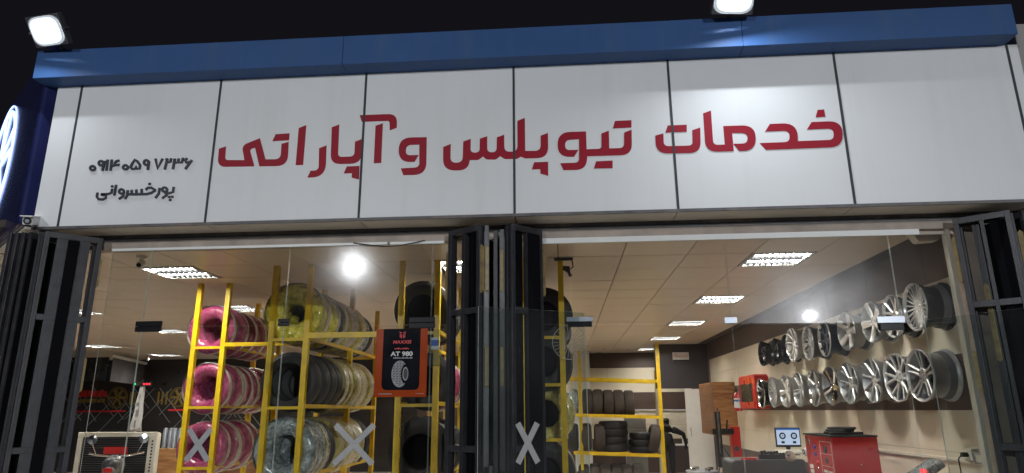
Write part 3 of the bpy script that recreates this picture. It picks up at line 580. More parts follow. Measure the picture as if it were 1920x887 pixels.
def patch(x0, x1, z0, z1, label, light=0):
    t = thing('patch_fitting', label, 'glass fitting', ((x0+x1)/2, GY, z0))
    zz = (z0+z1)/2
    if light == 0: MB().box(x0, x1, GY-0.016, GY-0.0045, z0, zz-.0015).box(x0, x1, GY-0.016, GY-0.0045, zz+.0015, z1).build('cover_plate', M['patch'], t, bevel=0.002)
    elif light == 1: MB().box(x0, x1, GY-0.016, GY-0.0045, zz+.002, z1).build('cover_plate', M['patch_light'], t, bevel=0.002); MB().box(x0+.015, x1-.015, GY-0.016, GY-0.0045, z0, zz-.002).build('cover_plate', M['patch'], t, bevel=0.002)
    else: MB().box(x0, x1, GY-0.016, GY-0.0045, z0, z1).build('cover_plate', M['patch_light'], t, bevel=0.002)
    MB().box(x0+.01, x1-.01, GY+0.0045, GY+0.014, z0, z1).build('back_plate', M['patch'], t)
patch(-3.334, -3.121, 2.213, 2.296, 'wide black glass fitting beside the left folding gate')
patch(-2.184, -2.095, 2.243, 2.296, 'small black glass fitting in front of the yellow wrapped tyres')
patch(-1.157, -0.957, 2.208, 2.290, 'wide black glass fitting at the top of the orange poster')
patch(0.036, 0.235, 2.200, 2.273, 'steel and black glass fitting right of the centre gate', 1)  # pale upper plate paints a bluish reflection on a black fitting
patch(1.191, 1.282, 2.207, 2.252, 'small pale steel glass fitting in the middle of the right bay', 2)
patch(2.269, 2.462, 2.140, 2.240, 'steel and black glass fitting in front of the black and silver wheel', 1)
# tape crosses on the glass
def cross(x, z, w, h, y, label, dirv=Vector((1,0,0)), base=None):
    t = thing('tape_cross', label, 'tape cross', (x, y, z))
    b = base or Vector((x, y, z)); nrm = Vector((dirv.y, -dirv.x, 0))
    for k, s_ in enumerate((1, -1)):
        a = (dirv*w*s_ + Vector((0,0,h))).normalized(); ln = math.hypot(w, h)
        MB().obox(b + nrm*0.0012*(k+1), a, a.cross(nrm), nrm, ln/2, 0.021, 0.0004).build('tape_strip', M['tape'], t)
cross(-2.718, 1.368, 0.17, 0.225, GY-0.0055, 'silver tape cross on the glass before the pink wrapped tyres')
cross(-1.537, 1.368, 0.29, 0.275, GY-0.0055, 'wide silver tape cross on the glass before the yellow wrapped tyres')
h_ = Vector((0.17, GY, 0)); a_ = (Vector((-0.577, 4.543, 0)) - h_).normalized()
cb = h_ + a_*0.482 + Vector((0, 0, 1.385)); 
cross(cb.x, cb.z, 0.15, 0.26, cb.y, 'silver tape cross on the open glass door before the centre gate', -a_, cb + Vector((-a_.y, a_.x, 0))*-0.006 if False else cb + Vector((0,-0.0065,0)))
# loose cable under the lintel
tag(MB().tube([(-1.62, 4.925, 2.885), (-1.5, 4.92, 2.865), (-1.38, 4.915, 2.845), (-1.25, 4.915, 2.85), (-1.12, 4.92, 2.875), (-1.05, 4.925, 2.89)], 0.004, 5).build('cable', M['black']), 'thin black cable sagging under the lintel above the left lamp reflection', 'cable')

# poster
po = thing('tyre_poster', 'orange framed black poster advertising a tyre, stuck on the glass', 'poster', (-1.21, GY-0.006, 1.7))
PYP = GY - 0.0065
MB().box(-1.407, -1.012, PYP, PYP+0.0015, 1.702, 2.206).build('sheet', M['orange'], po)
MB().prism(rounded([(-1.352, 1.752, .045), (-1.066, 1.752, .045), (-1.066, 2.2055, 0), (-1.352, 2.2055, 0)]), lambda u, v, d: (u, PYP+d, v), -0.0006, -0.0001).build('black_field', M['poster_black'], po, recalc=True)
yt = PYP - 0.0012
text('MAXXIS', 'brand_lettering', M['red_print'], po, (-1.205, yt, 2.106), 0.026, 0.142, bold=0.02, shear=0.15)
mk = MB()
for sx_ in (-1, 1):
    mk.prism([(-1.205+sx_*.004, 2.135), (-1.205+sx_*.010, 2.135), (-1.205+sx_*.010, 2.168), (-1.205+sx_*.004, 2.160)], lambda u, v, d: (u, yt+d, v), 0, 0.0004)
    mk.prism([(-1.205+sx_*.014, 2.137), (-1.205+sx_*.020, 2.140), (-1.205+sx_*.020, 2.172), (-1.205+sx_*.014, 2.170)], lambda u, v, d: (u, yt+d, v), 0, 0.0004)
    mk.prism([(-1.205+sx_*.004, 2.172), (-1.205+sx_*.024, 2.177), (-1.205+sx_*.024, 2.184), (-1.205+sx_*.004, 2.177)], lambda u, v, d: (u, yt+d, v), 0, 0.0004)
mk.build('brand_emblem', M['red_print'], po, recalc=True)
mk = MB(); xx = -1.262
while xx < -1.15:
    w_ = random.uniform(.006, .014); mk.box(xx, xx+w_, yt, yt+.0003, 2.052, 2.052+random.uniform(.005, .011)); xx += w_ + .003
mk.build('small_red_line', M['red_print'], po)['kind'] = 'stuff'
text('AT 980', 'model_lettering', M['paper'], po, (-1.207, yt, 2.018), 0.034, 0.168, bold=0.025)
mk = MB(); xx = -1.27
while xx < -1.14:
    w_ = random.uniform(.008, .018); mk.box(xx, xx+w_, yt, yt+.0003, 1.982, 1.982+random.uniform(.006, .012)); xx += w_ + .003
mk.build('small_grey_line', M['grey_print'], po)['kind'] = 'stuff'
cxp, czp = -1.205, 1.87
def el(rx, rz, ox=0, oz=0, n=28): return [(cxp+ox+rx*math.cos(2*math.pi*k/n), czp+oz+rz*math.sin(2*math.pi*k/n)) for k in range(n)]
pf = lambda u, v, d: (u, yt+d, v)
MB().prism(el(.062, .098, -.012), pf, 0.0004, 0.0006).build('tyre_print', M['grey_print'], po, recalc=True)
tb = MB()
for k in range(15):
    zc = czp - .085 + k*.0122; 
    for q in range(4):
        xa = cxp - .066 + q*.024 + (k % 2)*.006
        if ((xa+.008-cxp+.012)/.058)**2 + ((zc-czp)/.09)**2 < 1: tb.prism([(xa, zc), (xa+.016, zc+.004), (xa+.016, zc+.0085), (xa, zc+.0045)], pf, 0, 0.0003)
tb.build('tread_print', M['poster_black'], po, recalc=True)['kind'] = 'stuff'
MB().prism(el(.032, .07, .03), pf, -0.0003, -0.0001).build('rim_print', M['poster_black'], po, recalc=True)
MB().prism(el(.022, .05, .032), pf, -0.0007, -0.0005).build('rim_print', M['grey_print'], po, recalc=True)
MB().prism(el(.016, .04, .033), pf, -0.0011, -0.0009).build('rim_print', M['black'], po, recalc=True)
MB().box(-1.37, -1.27, yt, yt+.0004, 1.722, 1.728).box(-1.09, -1.03, yt, yt+.0004, 1.724, 1.727).build('footer_line', M['grey_print'], po)
# clear leaflet holder on the glass beside the poster
lh = thing('leaflet_holder', 'clear plastic holder with a blue and white packet beside the poster', 'holder', (-0.96, GY, 1.93))
MB().box(-1.005, -0.915, GY+.006, GY+.009, 1.925, 2.2).box(-1.005, -0.915, GY+.05, GY+.053, 1.925, 2.06).box(-1.005, -0.915, GY+.006, GY+.053, 1.925, 1.93).build('tray', glass('clear acrylic', (.9, .93, .95), 0.01), lh)
MB().box(-0.99, -0.93, GY+.015, GY+.03, 2.05, 2.14).mi(1).box(-0.99, -0.93, GY+.0149, GY+.031, 2.075, 2.12).build('packet', [M['paper'], mat('blue print', (.05, .12, .4), .4)], lh)

# ------------------------------------------------------------------ folding gates
def gate_leaf(parent, p0, p1, zt, nmid=1, plates=(), backing=None, zb=0.05, ribs=True, tw=.024):
    """a steel frame between two uprights p0 (far) and p1 (near); bars across; black sheet behind some bays"""
    p0, p1 = Vector((*p0, 0)), Vector((*p1, 0)); a = (p1-p0).normalized(); n = Vector((a.y, -a.x, 0)); w = (p1-p0).length
    def at_(u, z, d=0): return p0 + a*u + n*d + Vector((0,0,z))
    def bx(mb, u0, u1, z0, z1, d=0, th=.03): return mb.obox(at_((u0+u1)/2, (z0+z1)/2, d), a, n, (0,0,1), (u1-u0)/2, th/2, (z1-z0)/2)
    fm = MB(); st = 0.034
    bx(fm, 0, st, zb, zt); bx(fm, w-st, w, zb, zt); bx(fm, st, w-st, zt-.045, zt, 0, .029)
    leaf = fm.build('gate_leaf', M['gate'], parent, bevel=0.002)
    if ribs:
        rb = MB()
        for u in (0.009, 0.025, w-.025, w-.009): bx(rb, u-.004, u+.004, zb, zt-.05, .016, .006); bx(rb, u-.004, u+.004, zb, zt-.05, -.016, .006)
        rb.build('rib', M['gate'], leaf)
    for z in (2.30, 1.345): bx(MB(), st, w-st, z-.022, z+.022, 0, .028).build('cross_bar', M['gate'], leaf, bevel=0.002)
    for k in range(nmid):
        u = w*(k+1)/(nmid+1); mb = bx(MB(), u-tw/2, u+tw/2, zb, zt-.045, .001, .024)
        for q_ in ((0,) if tw < .03 else (-.44, -.22, 0, .22, .44)): bx(mb, u+q_*tw-.0035, u+q_*tw+.0035, zb, zt-.05, .021, .019)
        mb.build('inner_tube', M['gate'], leaf)
    for (u, z0, z1, d) in plates:
        vs = rounded([(u-.016, z0+.02), (u, z0), (u+.016, z0+.02), (u+.016, z1-.02), (u, z1), (u-.016, z1-.02)])
        MB().prism(vs, lambda q, v, dd: at_(q, v, dd), d-.012, d+.012).build('lock_plate', M['brass'], leaf, recalc=True)
    if backing:
        u0, u1 = backing; bx(MB(), u0*w, u1*w, zb, zt-.05, -.021, .003).build('sheet', M['gate_black'], leaf)
    return leaf
gl = thing('folding_gate', 'charcoal folding steel gate stacked at the left end of the shop front', 'gate', (-3.85, 4.75, 0))
gate_leaf(gl, (-3.655, 4.86), (-3.935, 4.60), 2.955, 2, ((0.0, 2.55, 2.80, .0), (0.0, 1.75, 2.02, .0)), (.40, .60), tw=.092)
gate_leaf(gl, (-3.72, 4.90), (-3.985, 4.60), 2.95, 1, (), (.45, .6), tw=.05)
for k in range(4):
    gate_leaf(gl, (-3.98-.075*k, 4.88), (-4.06-.055*k, 4.60), 2.95, 0, ((.06, 2.42, 2.78, .022), (.06, 1.62, 1.92, .022)) if k in (0, 1) else (), (.3, .95) if k < 2 else None, ribs=k < 2)
g1 = thing('folding_gate', 'charcoal folding steel gate stacked left of the open centre door', 'gate', (-0.7, 4.75, 0))
gate_leaf(g1, (-0.842, 4.85), (-0.575, 4.665), 2.935, 1, ((-.008, 2.40, 2.78, 0), (.327, 2.42, 2.78, 0)), (.62, .9))
gate_leaf(g1, (-0.825, 4.90), (-0.545, 4.70), 2.93, 1, (), None)
gate_leaf(g1, (-0.60, 4.90), (-0.535, 4.675), 2.93, 0, ((.23, 2.42, 2.78, 0), (.23, 1.75, 2.05, 0)), (.1, .9), ribs=True)
g2 = thing('folding_gate', 'charcoal folding steel gate stacked right of the open centre door', 'gate', (-0.25, 4.75, 0))
gate_leaf(g2, (-0.14, 4.88), (-0.36, 4.672), 2.935, 1, ((-.01, 2.42, 2.78, 0),), (.12, .5))
gate_leaf(g2, (-0.20, 4.90), (-0.395, 4.70), 2.93, 1, (), (.5, .95))
gate_leaf(g2, (-0.40, 4.91), (-0.425, 4.69), 2.90, 0, ((.21, 2.42, 2.76, 0), (.21, 1.75, 2.05, 0)), (.1, .9))
gate_leaf(g2, (-0.47, 4.91), (-0.475, 4.72), 2.90, 0, (), (.1, .9), ribs=False)
g3 = thing('folding_gate', 'charcoal folding steel gate stacked at the right end of the shop front', 'gate', (3.05, 4.75, 0))
gate_leaf(g3, (2.872, 4.87), (3.145, 4.665), 2.935, 1, ((-.012, 2.46, 2.80, 0), (-.012, 1.7, 1.98, 0)), (.62, .92))
gate_leaf(g3, (2.93, 4.93), (3.20, 4.72), 2.93, 2, ((.11, 1.9, 2.45, .02), (.36, 2.46, 2.80, .0)), (.3, .6), tw=.04)
gate_leaf(g3, (3.16, 4.92), (3.25, 4.68), 2.93, 0, ((.25, 2.4, 2.84, 0), (.25, 1.65, 1.98, 0)), (.1, .9))
gate_leaf(g3, (3.26, 4.92), (3.30, 4.70), 2.93, 0, (), (.1, .9))

# ------------------------------------------------------------------ racks
def upright(mb, x, y, z1, w=.055):
    mb.box(x-w/2, x+w/2, y-.002, y+.002, 0.006, z1); mb.box(x+w/2-.004, x+w/2, y+.002, y+w, 0.006, z1)
    return mb
def rack(label, xs, ys, levels, z1=ZC-.004, hs=None, tops=None, front=True, xbeam=True):
    t = thing('tyre_rack', label, 'rack', ((xs[0]+xs[1])/2, ys[0], 0))
    for yi, y in enumerate(ys):
        for x in xs: upright(MB(), x, y, z1 if not tops else tops[yi]).build('upright', M['yellow'], t)
    for z in levels:
        for x in (xs[0]-.012, xs[1]+.012):
            MB().box(x-.012, x+.012, ys[0]+.03, ys[-1]+.02, z-.04, z).build('long_beam', M['yellow'], t)
        for y in (ys[0]+.012, ys[-1]-.012):
            MB().box(xs[0]+.028, xs[1]-.028, y-.009, y+.009, z-.05, z-.02).build('rung', M['yellow'], t)
    return t
r1 = rack('yellow steel rack full of pink wrapped tyres', (-4.32, -3.963), (7.5, 9.04), (2.37, 1.69, 1.03, 0.4))
r2 = rack('second yellow rack from the left, yellow wrapped tyres on top and black ones below', (-2.994, -2.621), (6.62, 8.05, 9.2), (2.355, 1.675, 1.0, 0.35), tops=(ZC-.004, ZC-.004, 2.985))
MB().box(-2.59, -1.63, 6.60, 6.618, 2.33, 2.385).build('tie_beam', M['yellow'], r2)
MB().box(-3.94, -3.02, 7.49, 7.508, 2.345, 2.39).build('tie_beam', M['yellow'], r1)
MB().box(-2.585, -2.3, 9.2, 9.225, 2.27, 2.31).build('tie_beam', M['yellow'], r2)
r3 = rack('yellow steel rack behind the orange poster', (-1.616, -1.247), (6.52, 8.1, 9.2), (2.39, 1.69, 1.0))
r4 = rack('yellow steel rack half hidden behind the centre gate', (-0.37, 0.0), (6.6, 8.2), (2.335, 1.875, 1.36, 0.8))
r5 = thing('tyre_rack', 'far yellow rack with a row of bare tyres across the back', 'rack', (1.2, 15.7, 0))
upright(MB(), 2.19, 15.68, ZC-.004, .085).build('upright', M['yellow'], r5)
upright(MB(), 0.385, 15.72, 2.95, .06).build('upright', M['yellow'], r5)
upright(MB(), 2.19, 16.25, 2.5, .06).build('upright', M['yellow'], r5)
upright(MB(), 0.385, 16.25, 2.5, .06).build('upright', M['yellow'], r5)
for zl, zr, xl in ((2.345, 2.262, .11), (1.532, 1.468, .0), (0.705, 0.64, .2)):
    for y in (15.66, 16.27): MB().bar((xl, y, zl-.035), (2.145, y, zr-.035), .03, .07).build('beam', M['yellow'], r5)

# ------------------------------------------------------------------ tyres
def tyre_profile(r, w, rin, wrapped=False):
    h = w/2
    if wrapped:
        return [(rin+.012, -h*.62), (rin-.004, -h*.35), (rin-.012, 0), (rin-.004, h*.35), (rin+.012, h*.62), (rin+.05, h*.93), ((r+rin)/2+.01, h*1.03), (r-.035, h*.96), (r-.008, h*.72), (r+.003, h*.35), (r+.004, 0), (r+.003, -h*.35), (r-.008, -h*.72), (r-.035, -h*.96), ((r+rin)/2+.01, -h*1.03), (rin+.05, -h*.93)]
    p = [(rin+.05, -h*.55), (rin, -h*.72), (rin+.012, -h*.9), (rin+.05, -h*.98), ((r+rin)/2+.012, -h*1.04), (r-.045, -h*.97), (r-.018, -h*.86)]
    for a, b in ((-.8, -.5), (-.44, -.16), (-.1, .1), (.16, .44), (.5, .8)):
        e = lambda q: r - .012*q*q*1.3
        p += [(e(a)-.008, a*h), (e(a), a*h+.001), (e(b), b*h-.001), (e(b)-.008, b*h)]
    p += [(r-.018, h*.86), (r-.045, h*.97), ((r+rin)/2+.012, h*1.04), (rin+.05, h*.98), (rin+.012, h*.9), (rin, h*.72), (rin+.05, h*.55)]
    return p
PROTO = {}
def tyre_mesh(kind, r, w, rin, m, n=40):
    key = (kind, r, w, rin, m)
    if key in PROTO: return PROTO[key]
    mb = MB(); seed = random.uniform(0, 50)
    if kind == 'bare':
        mb.lathe(tyre_profile(r, w, rin), (0,0,0), 'Y', n)
        me = mb.data('tyre', M[m], smooth=35)
    else:
        def wob(rr, a, t, j):
            q = mnoise.noise(Vector((math.cos(t)*3+seed, math.sin(t)*3, a*9))); q2 = mnoise.noise(Vector((math.cos(t)*9+seed, math.sin(t)*9, a*14+5)))
            return rr + .010*q + .005*q2, a + .008*q2
        mb.lathe(tyre_profile(r, w, rin, True), (0,0,0), 'Y', 48, True, wob)
        me = mb.data('tyre', M[m], smooth=True)
    PROTO[key] = me; return me
def mesh_obj(name, me, parent=None, loc=None):
    o = bpy.data.objects.new(name, me); COL.objects.link(o)
    if parent: o.parent = parent
    if loc is not None: o.location = loc
    return o
BAND = {}
def film_band(r, w, m, off):
    key = (r, w, m, round(off, 3))
    if key not in BAND:
        h = w/2; c_ = off*h; b = w*.17
        sd = random.uniform(0, 40)
        wob = lambda rr, a, t, j: (rr + .004*mnoise.noise(Vector((math.cos(t)*7+sd, math.sin(t)*7, a*20))), a + .006*mnoise.noise(Vector((math.cos(t)*4+sd, math.sin(t)*4, 3))))
        BAND[key] = MB().lathe([(r+.006-.03*abs(off)**3, c_-b), (r+.0125-.02*abs(off)**3, c_-b*.4), (r+.0125-.02*abs(off)**3, c_+b*.4), (r+.006-.03*abs(off)**3, c_+b)], (0,0,0), 'Y', 48, False, wob).data('film_band', M[m], smooth=True)
    return BAND[key]
def tyre_row(spec, x, zc, y0, rowname):
    """spec: list of (kind, material, radius, width, phrase, gap before); tyres standing side by side along the rack"""
    seen = {}; tot = {}
    for s_ in spec: tot[s_[4]] = tot.get(s_[4], 0) + 1
    y = y0
    for kind, m, r, w, phrase, gap in spec:
        k = seen.get(phrase, 0); seen[phrase] = k+1
        y += gap + w/2
        rin = r*(.60 if m != 'tyre' or x < -2 else .5) if kind == 'bare' else r*(.50 if r < .3 or kind != 'label' else .34)
        o = mesh_obj('tyre', tyre_mesh('bare' if kind == 'bare' else 'wrapped', r, w, rin, m))
        o.location = (x + random.uniform(-.012, .012), y, zc + (r-.3)*.8 + random.uniform(-.004, .004)); o.rotation_euler = (random.uniform(-.02, .02), random.uniform(0, 6.28), random.uniform(-.045, .045))
        lab = f'{phrase} {rowname}' if tot[phrase] == 1 else f'{ORD[k]} {phrase} from the front {rowname}'
        tag(o, lab, 'tyre', f'tyres {rowname}')
        if kind == 'bare' and -2 < x < 0:  # dark disc closes the tyre hole in place of shade, not a wheel
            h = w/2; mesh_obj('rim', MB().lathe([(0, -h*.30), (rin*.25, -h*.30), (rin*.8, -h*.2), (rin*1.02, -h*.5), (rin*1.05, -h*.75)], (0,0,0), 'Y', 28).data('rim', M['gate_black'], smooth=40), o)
        if kind == 'film': mesh_obj('film_band', film_band(r, w, 'band' if m != 'clear' else 'clear', random.choice((-.55, .5, .62))), o)
        if kind == 'label':
            mesh_obj('film_band', film_band(r, w, 'yel_pale', -.6), o)
            b = MB().lathe([(r+.012, -w*.22), (r+.0135, -w*.05), (r+.0135, w*.05), (r+.012, w*.2)], (0,0,0), 'Y', 48); q = 4; b.f = b.f[:3*5]; b.m = b.m[:15]
            mesh_obj('paper_label', b.data('paper_label', M['label_black']), o)
        y += w/2
pk = lambda n, m='pink', gap0=.0: [('film', m, .288, .185, 'pink wrapped tyre', gap0 if i == 0 else .004) for i in range(n)]
tyre_row(pk(2, 'pink') + [('film', 'pink_dark', .285, .185, 'dark pink wrapped tyre', .16 if i == 0 else .004) for i in range(3)], -4.15, 2.56, 7.545, 'on the top shelf of the pink rack')
tyre_row(pk(7), -4.14, 1.885, 7.545, 'on the middle shelf of the pink rack')
tyre_row(pk(5), -4.13, 1.222, 7.545, 'on the lower shelf of the pink rack')
Y_ = lambda n, m='yel', g=.003, k='film': [(k if i % 3 == 1 else 'film', m, .312, .19, 'yellow wrapped tyre' if m == 'yel' else 'pale yellow wrapped tyre', g) for i in range(n)]
tyre_row([('label', 'yel', .318, .2, 'large yellow wrapped tyre with a black label', .0)] + Y_(2) + [('bare', 'tyre', .30, .19, 'black tyre', .01)] + Y_(4, 'yel_pale') + [('film', 'clear', .29, .18, 'grey wrapped tyre', .1), ('bare', 'tyre', .29, .18, 'small black tyre', .02)], -2.80, 2.585, 6.67, 'in the second rack, top shelf')
tyre_row([('bare', 'tyre', .305, .2, 'bare black tyre', .0), ('bare', 'tyre', .305, .2, 'bare black tyre', .02), ('bare', 'tyre', .305, .2, 'bare black tyre', .03), ('bare', 'tyre', .30, .2, 'bare black tyre', .01)] + Y_(6, 'yel_pale', .006, 'label'), -2.80, 1.90, 6.70, 'in the second rack, middle shelf')
tyre_row([('film', 'clear', .315, .2, 'clear wrapped tyre', .0), ('film', 'clear', .315, .2, 'clear wrapped tyre', .006), ('label', 'clear', .315, .19, 'clear wrapped tyre', .006), ('bare', 'tyre', .305, .19, 'bare black tyre', .01)] + Y_(5, 'yel_pale', .01) + [('bare', 'tyre', .31, .2, 'last black tyre', .03)], -2.80, 1.215, 6.66, 'in the second rack, lower shelf')
tyre_row([('bare', 'tyre', .305, .24, 'big black off road tyre', 0), ('bare', 'tyre', .30, .22, 'black tyre', .02), ('bare', 'tyre', .30, .22, 'black tyre', .02), ('bare', 'tyre', .30, .22, 'black tyre', .02)], -1.44, 2.62, 6.66, 'on the top shelf above the poster')
tyre_row([('bare', 'tyre', .30, .2, 'black tyre', .3), ('film', 'pink_dark', .29, .19, 'dark pink wrapped tyre', .3), ('film', 'pink_dark', .29, .19, 'dark pink wrapped tyre', .01)], -1.44, 1.90, 6.62, 'on the shelf behind the poster')
tyre_row([('bare', 'tyre', .33, .24, 'big black tyre', .1), ('bare', 'tyre', .33, .24, 'big black tyre', .04), ('bare', 'tyre', .32, .22, 'big black tyre', .2)], -1.44, 1.195, 6.62, 'on the lower shelf below the poster')
tyre_row([('bare', 'tyre', .30, .21, 'black tyre', .01 if i else .05) for i in range(7)], -0.19, 2.53, 6.62, 'on the top shelf behind the centre gate')
tyre_row([('bare', 'tyre', .29, .2, 'black tyre', .03 if i else .05) for i in range(6)], -0.19, 2.08, 6.62, 'on the second shelf behind the centre gate')
tyre_row([('film', 'yel_pale', .29, .19, 'pale wrapped tyre', .2), ('bare', 'tyre', .29, .2, 'black tyre', .02), ('bare', 'tyre', .29, .2, 'black tyre', .02), ('bare', 'tyre', .29, .2, 'black tyre', .02), ('bare', 'tyre', .29, .2, 'black tyre', .02), ('bare', 'tyre', .29, .2, 'black tyre', .02)], -0.19, 1.575, 6.62, 'on the third shelf behind the centre gate')
tyre_row([('bare', 'tyre', .29, .2, 'black tyre', .1), ('film', 'yel', .29, .19, 'yellow wrapped tyre', .02), ('bare', 'tyre', .29, .2, 'black tyre', .02)], -0.19, 1.02, 6.62, 'on the bottom shelf behind the centre gate')
# far rack: tyres with their treads to the glass, stacks, one leaning
def far_tyre(x, y, z, rot, label, m='tyre_brown', r=.31, w=.225, group='tyres in the far rack'):
    o = mesh_obj('tyre', tyre_mesh('bare', r, w, r*.6, m)); o.location = (x, y, z); o.rotation_euler = rot; tag(o, label, 'tyre', group); return o
tilt = lambda x: 1.525 - .0305*x
for k, x in enumerate((0.555, 0.79, 1.025, 1.265, 1.505)):
    far_tyre(x, 15.97, tilt(x) + .26 + random.uniform(-.008, .008), (0, random.uniform(0, 6), R(90) + random.uniform(-.06, .06)), f'{ORD[k]} bare tyre from the left in the upper row of the far rack')
for k, x in enumerate((0.42, 0.66, 0.90, 1.14, 1.38, 1.62)):
    far_tyre(x, 15.95, .10 + .02*(k % 2), (0, random.uniform(0, 6), R(90) + random.uniform(-.06, .06)), f'{ORD[k]} bare tyre from the left in the bottom row of the far rack')
for k in range(4):
    far_tyre(1.13 + random.uniform(-.02, .02), 16.0, .77 + .165*k, (R(90), 0, random.uniform(0, 6)), f'{["lowest","second","third","topmost"][k]} tyre of the tall flat stack in the far rack', 'tyre', .335, .17)
for k in range(3):
    far_tyre(1.78 + random.uniform(-.02, .02), 16.05, .72 + .15*k, (R(90), 0, random.uniform(0, 6)), f'{["lowest","middle","topmost"][k]} tyre of the low flat stack in the far rack', 'tyre', .31, .15)
far_tyre(2.02, 15.86, .965, (R(11), 0, R(90)), 'single bare tyre leaning against the right upright of the far rack')
paper_tyre = far_tyre(0.50, 15.96, 1.0, (0, .8, R(90)), 'bare tyre with a white paper band in the far rack')
mb = MB().lathe([(.3175, -.118), (.3185, 0), (.3175, .118)], (0,0,0), 'Y', 40); mb.f = mb.f[2*2:6*2]; mb.m = mb.m[:8]
mesh_obj('paper_band', mb.data('paper_band', M['paper']), paper_tyre).rotation_euler = (0, R(60) - .8, 0)
far_tyre(0.80, 15.93, .985, (0, .2, R(90)), 'bare tyre standing left of the tall flat stack')
far_tyre(0.20, 15.96, 1.0, (0, .5, R(90)), 'dim bare tyre at the left end of the middle far shelf', 'tyre')
o = mesh_obj('tyre', tyre_mesh('wrapped', .29, .2, .15, 'clear')); o.location = (0.235, 15.95, 1.78); o.rotation_euler = (0, .2, R(90)); tag(o, 'clear plastic wrapped tyre at the left end of the upper far row', 'tyre', 'tyres in the far rack')
t = thing('storage_box', 'grey cardboard box on the floor stack behind the far rack', 'box', (1.75, 17.2, 0))
MB().box(1.5, 2.0, 17.0, 17.4, 0.006, 1.42).build('carton', M['grey_print'], t, bevel=.01); MB().box(1.5, 2.0, 16.996, 17.0, 1.12, 1.14).build('tape_strip', M['tape'], t)
# ------------------------------------------------------------------ alloy wheels on the right wall
def spoke_mesh(mb, r0, r1, w0, w1, d0, d1, off0=0.0, off1=0.0, th=.016, ridge=.006):
    """a spoke along +Z of the wheel's own axes: face towards -X; d = dish depth behind the lip plane"""
    n = 5; vs = []; fs = []
    for i in range(n):
        t = i/(n-1); r = r0 + (r1-r0)*t; w = (w0 + (w1-w0)*t)/2; d = d0 + (d1-d0)*t**1.4; o = off0 + (off1-off0)*t**1.2
        vs += [(d, o-w, r), (d-ridge, o-w*.45, r), (d-ridge, o+w*.45, r), (d, o+w, r), (d+th, o+w*.7, r), (d+th, o-w*.7, r)]
    for i in range(n-1):
        for k in range(6): fs.append((i*6+k, i*6+(k+1) % 6, (i+1)*6+(k+1) % 6, (i+1)*6+k))
    fs += [tuple(range(6))[::-1], tuple((n-1)*6+k for k in range(6))]
    return mb.add(vs, fs)
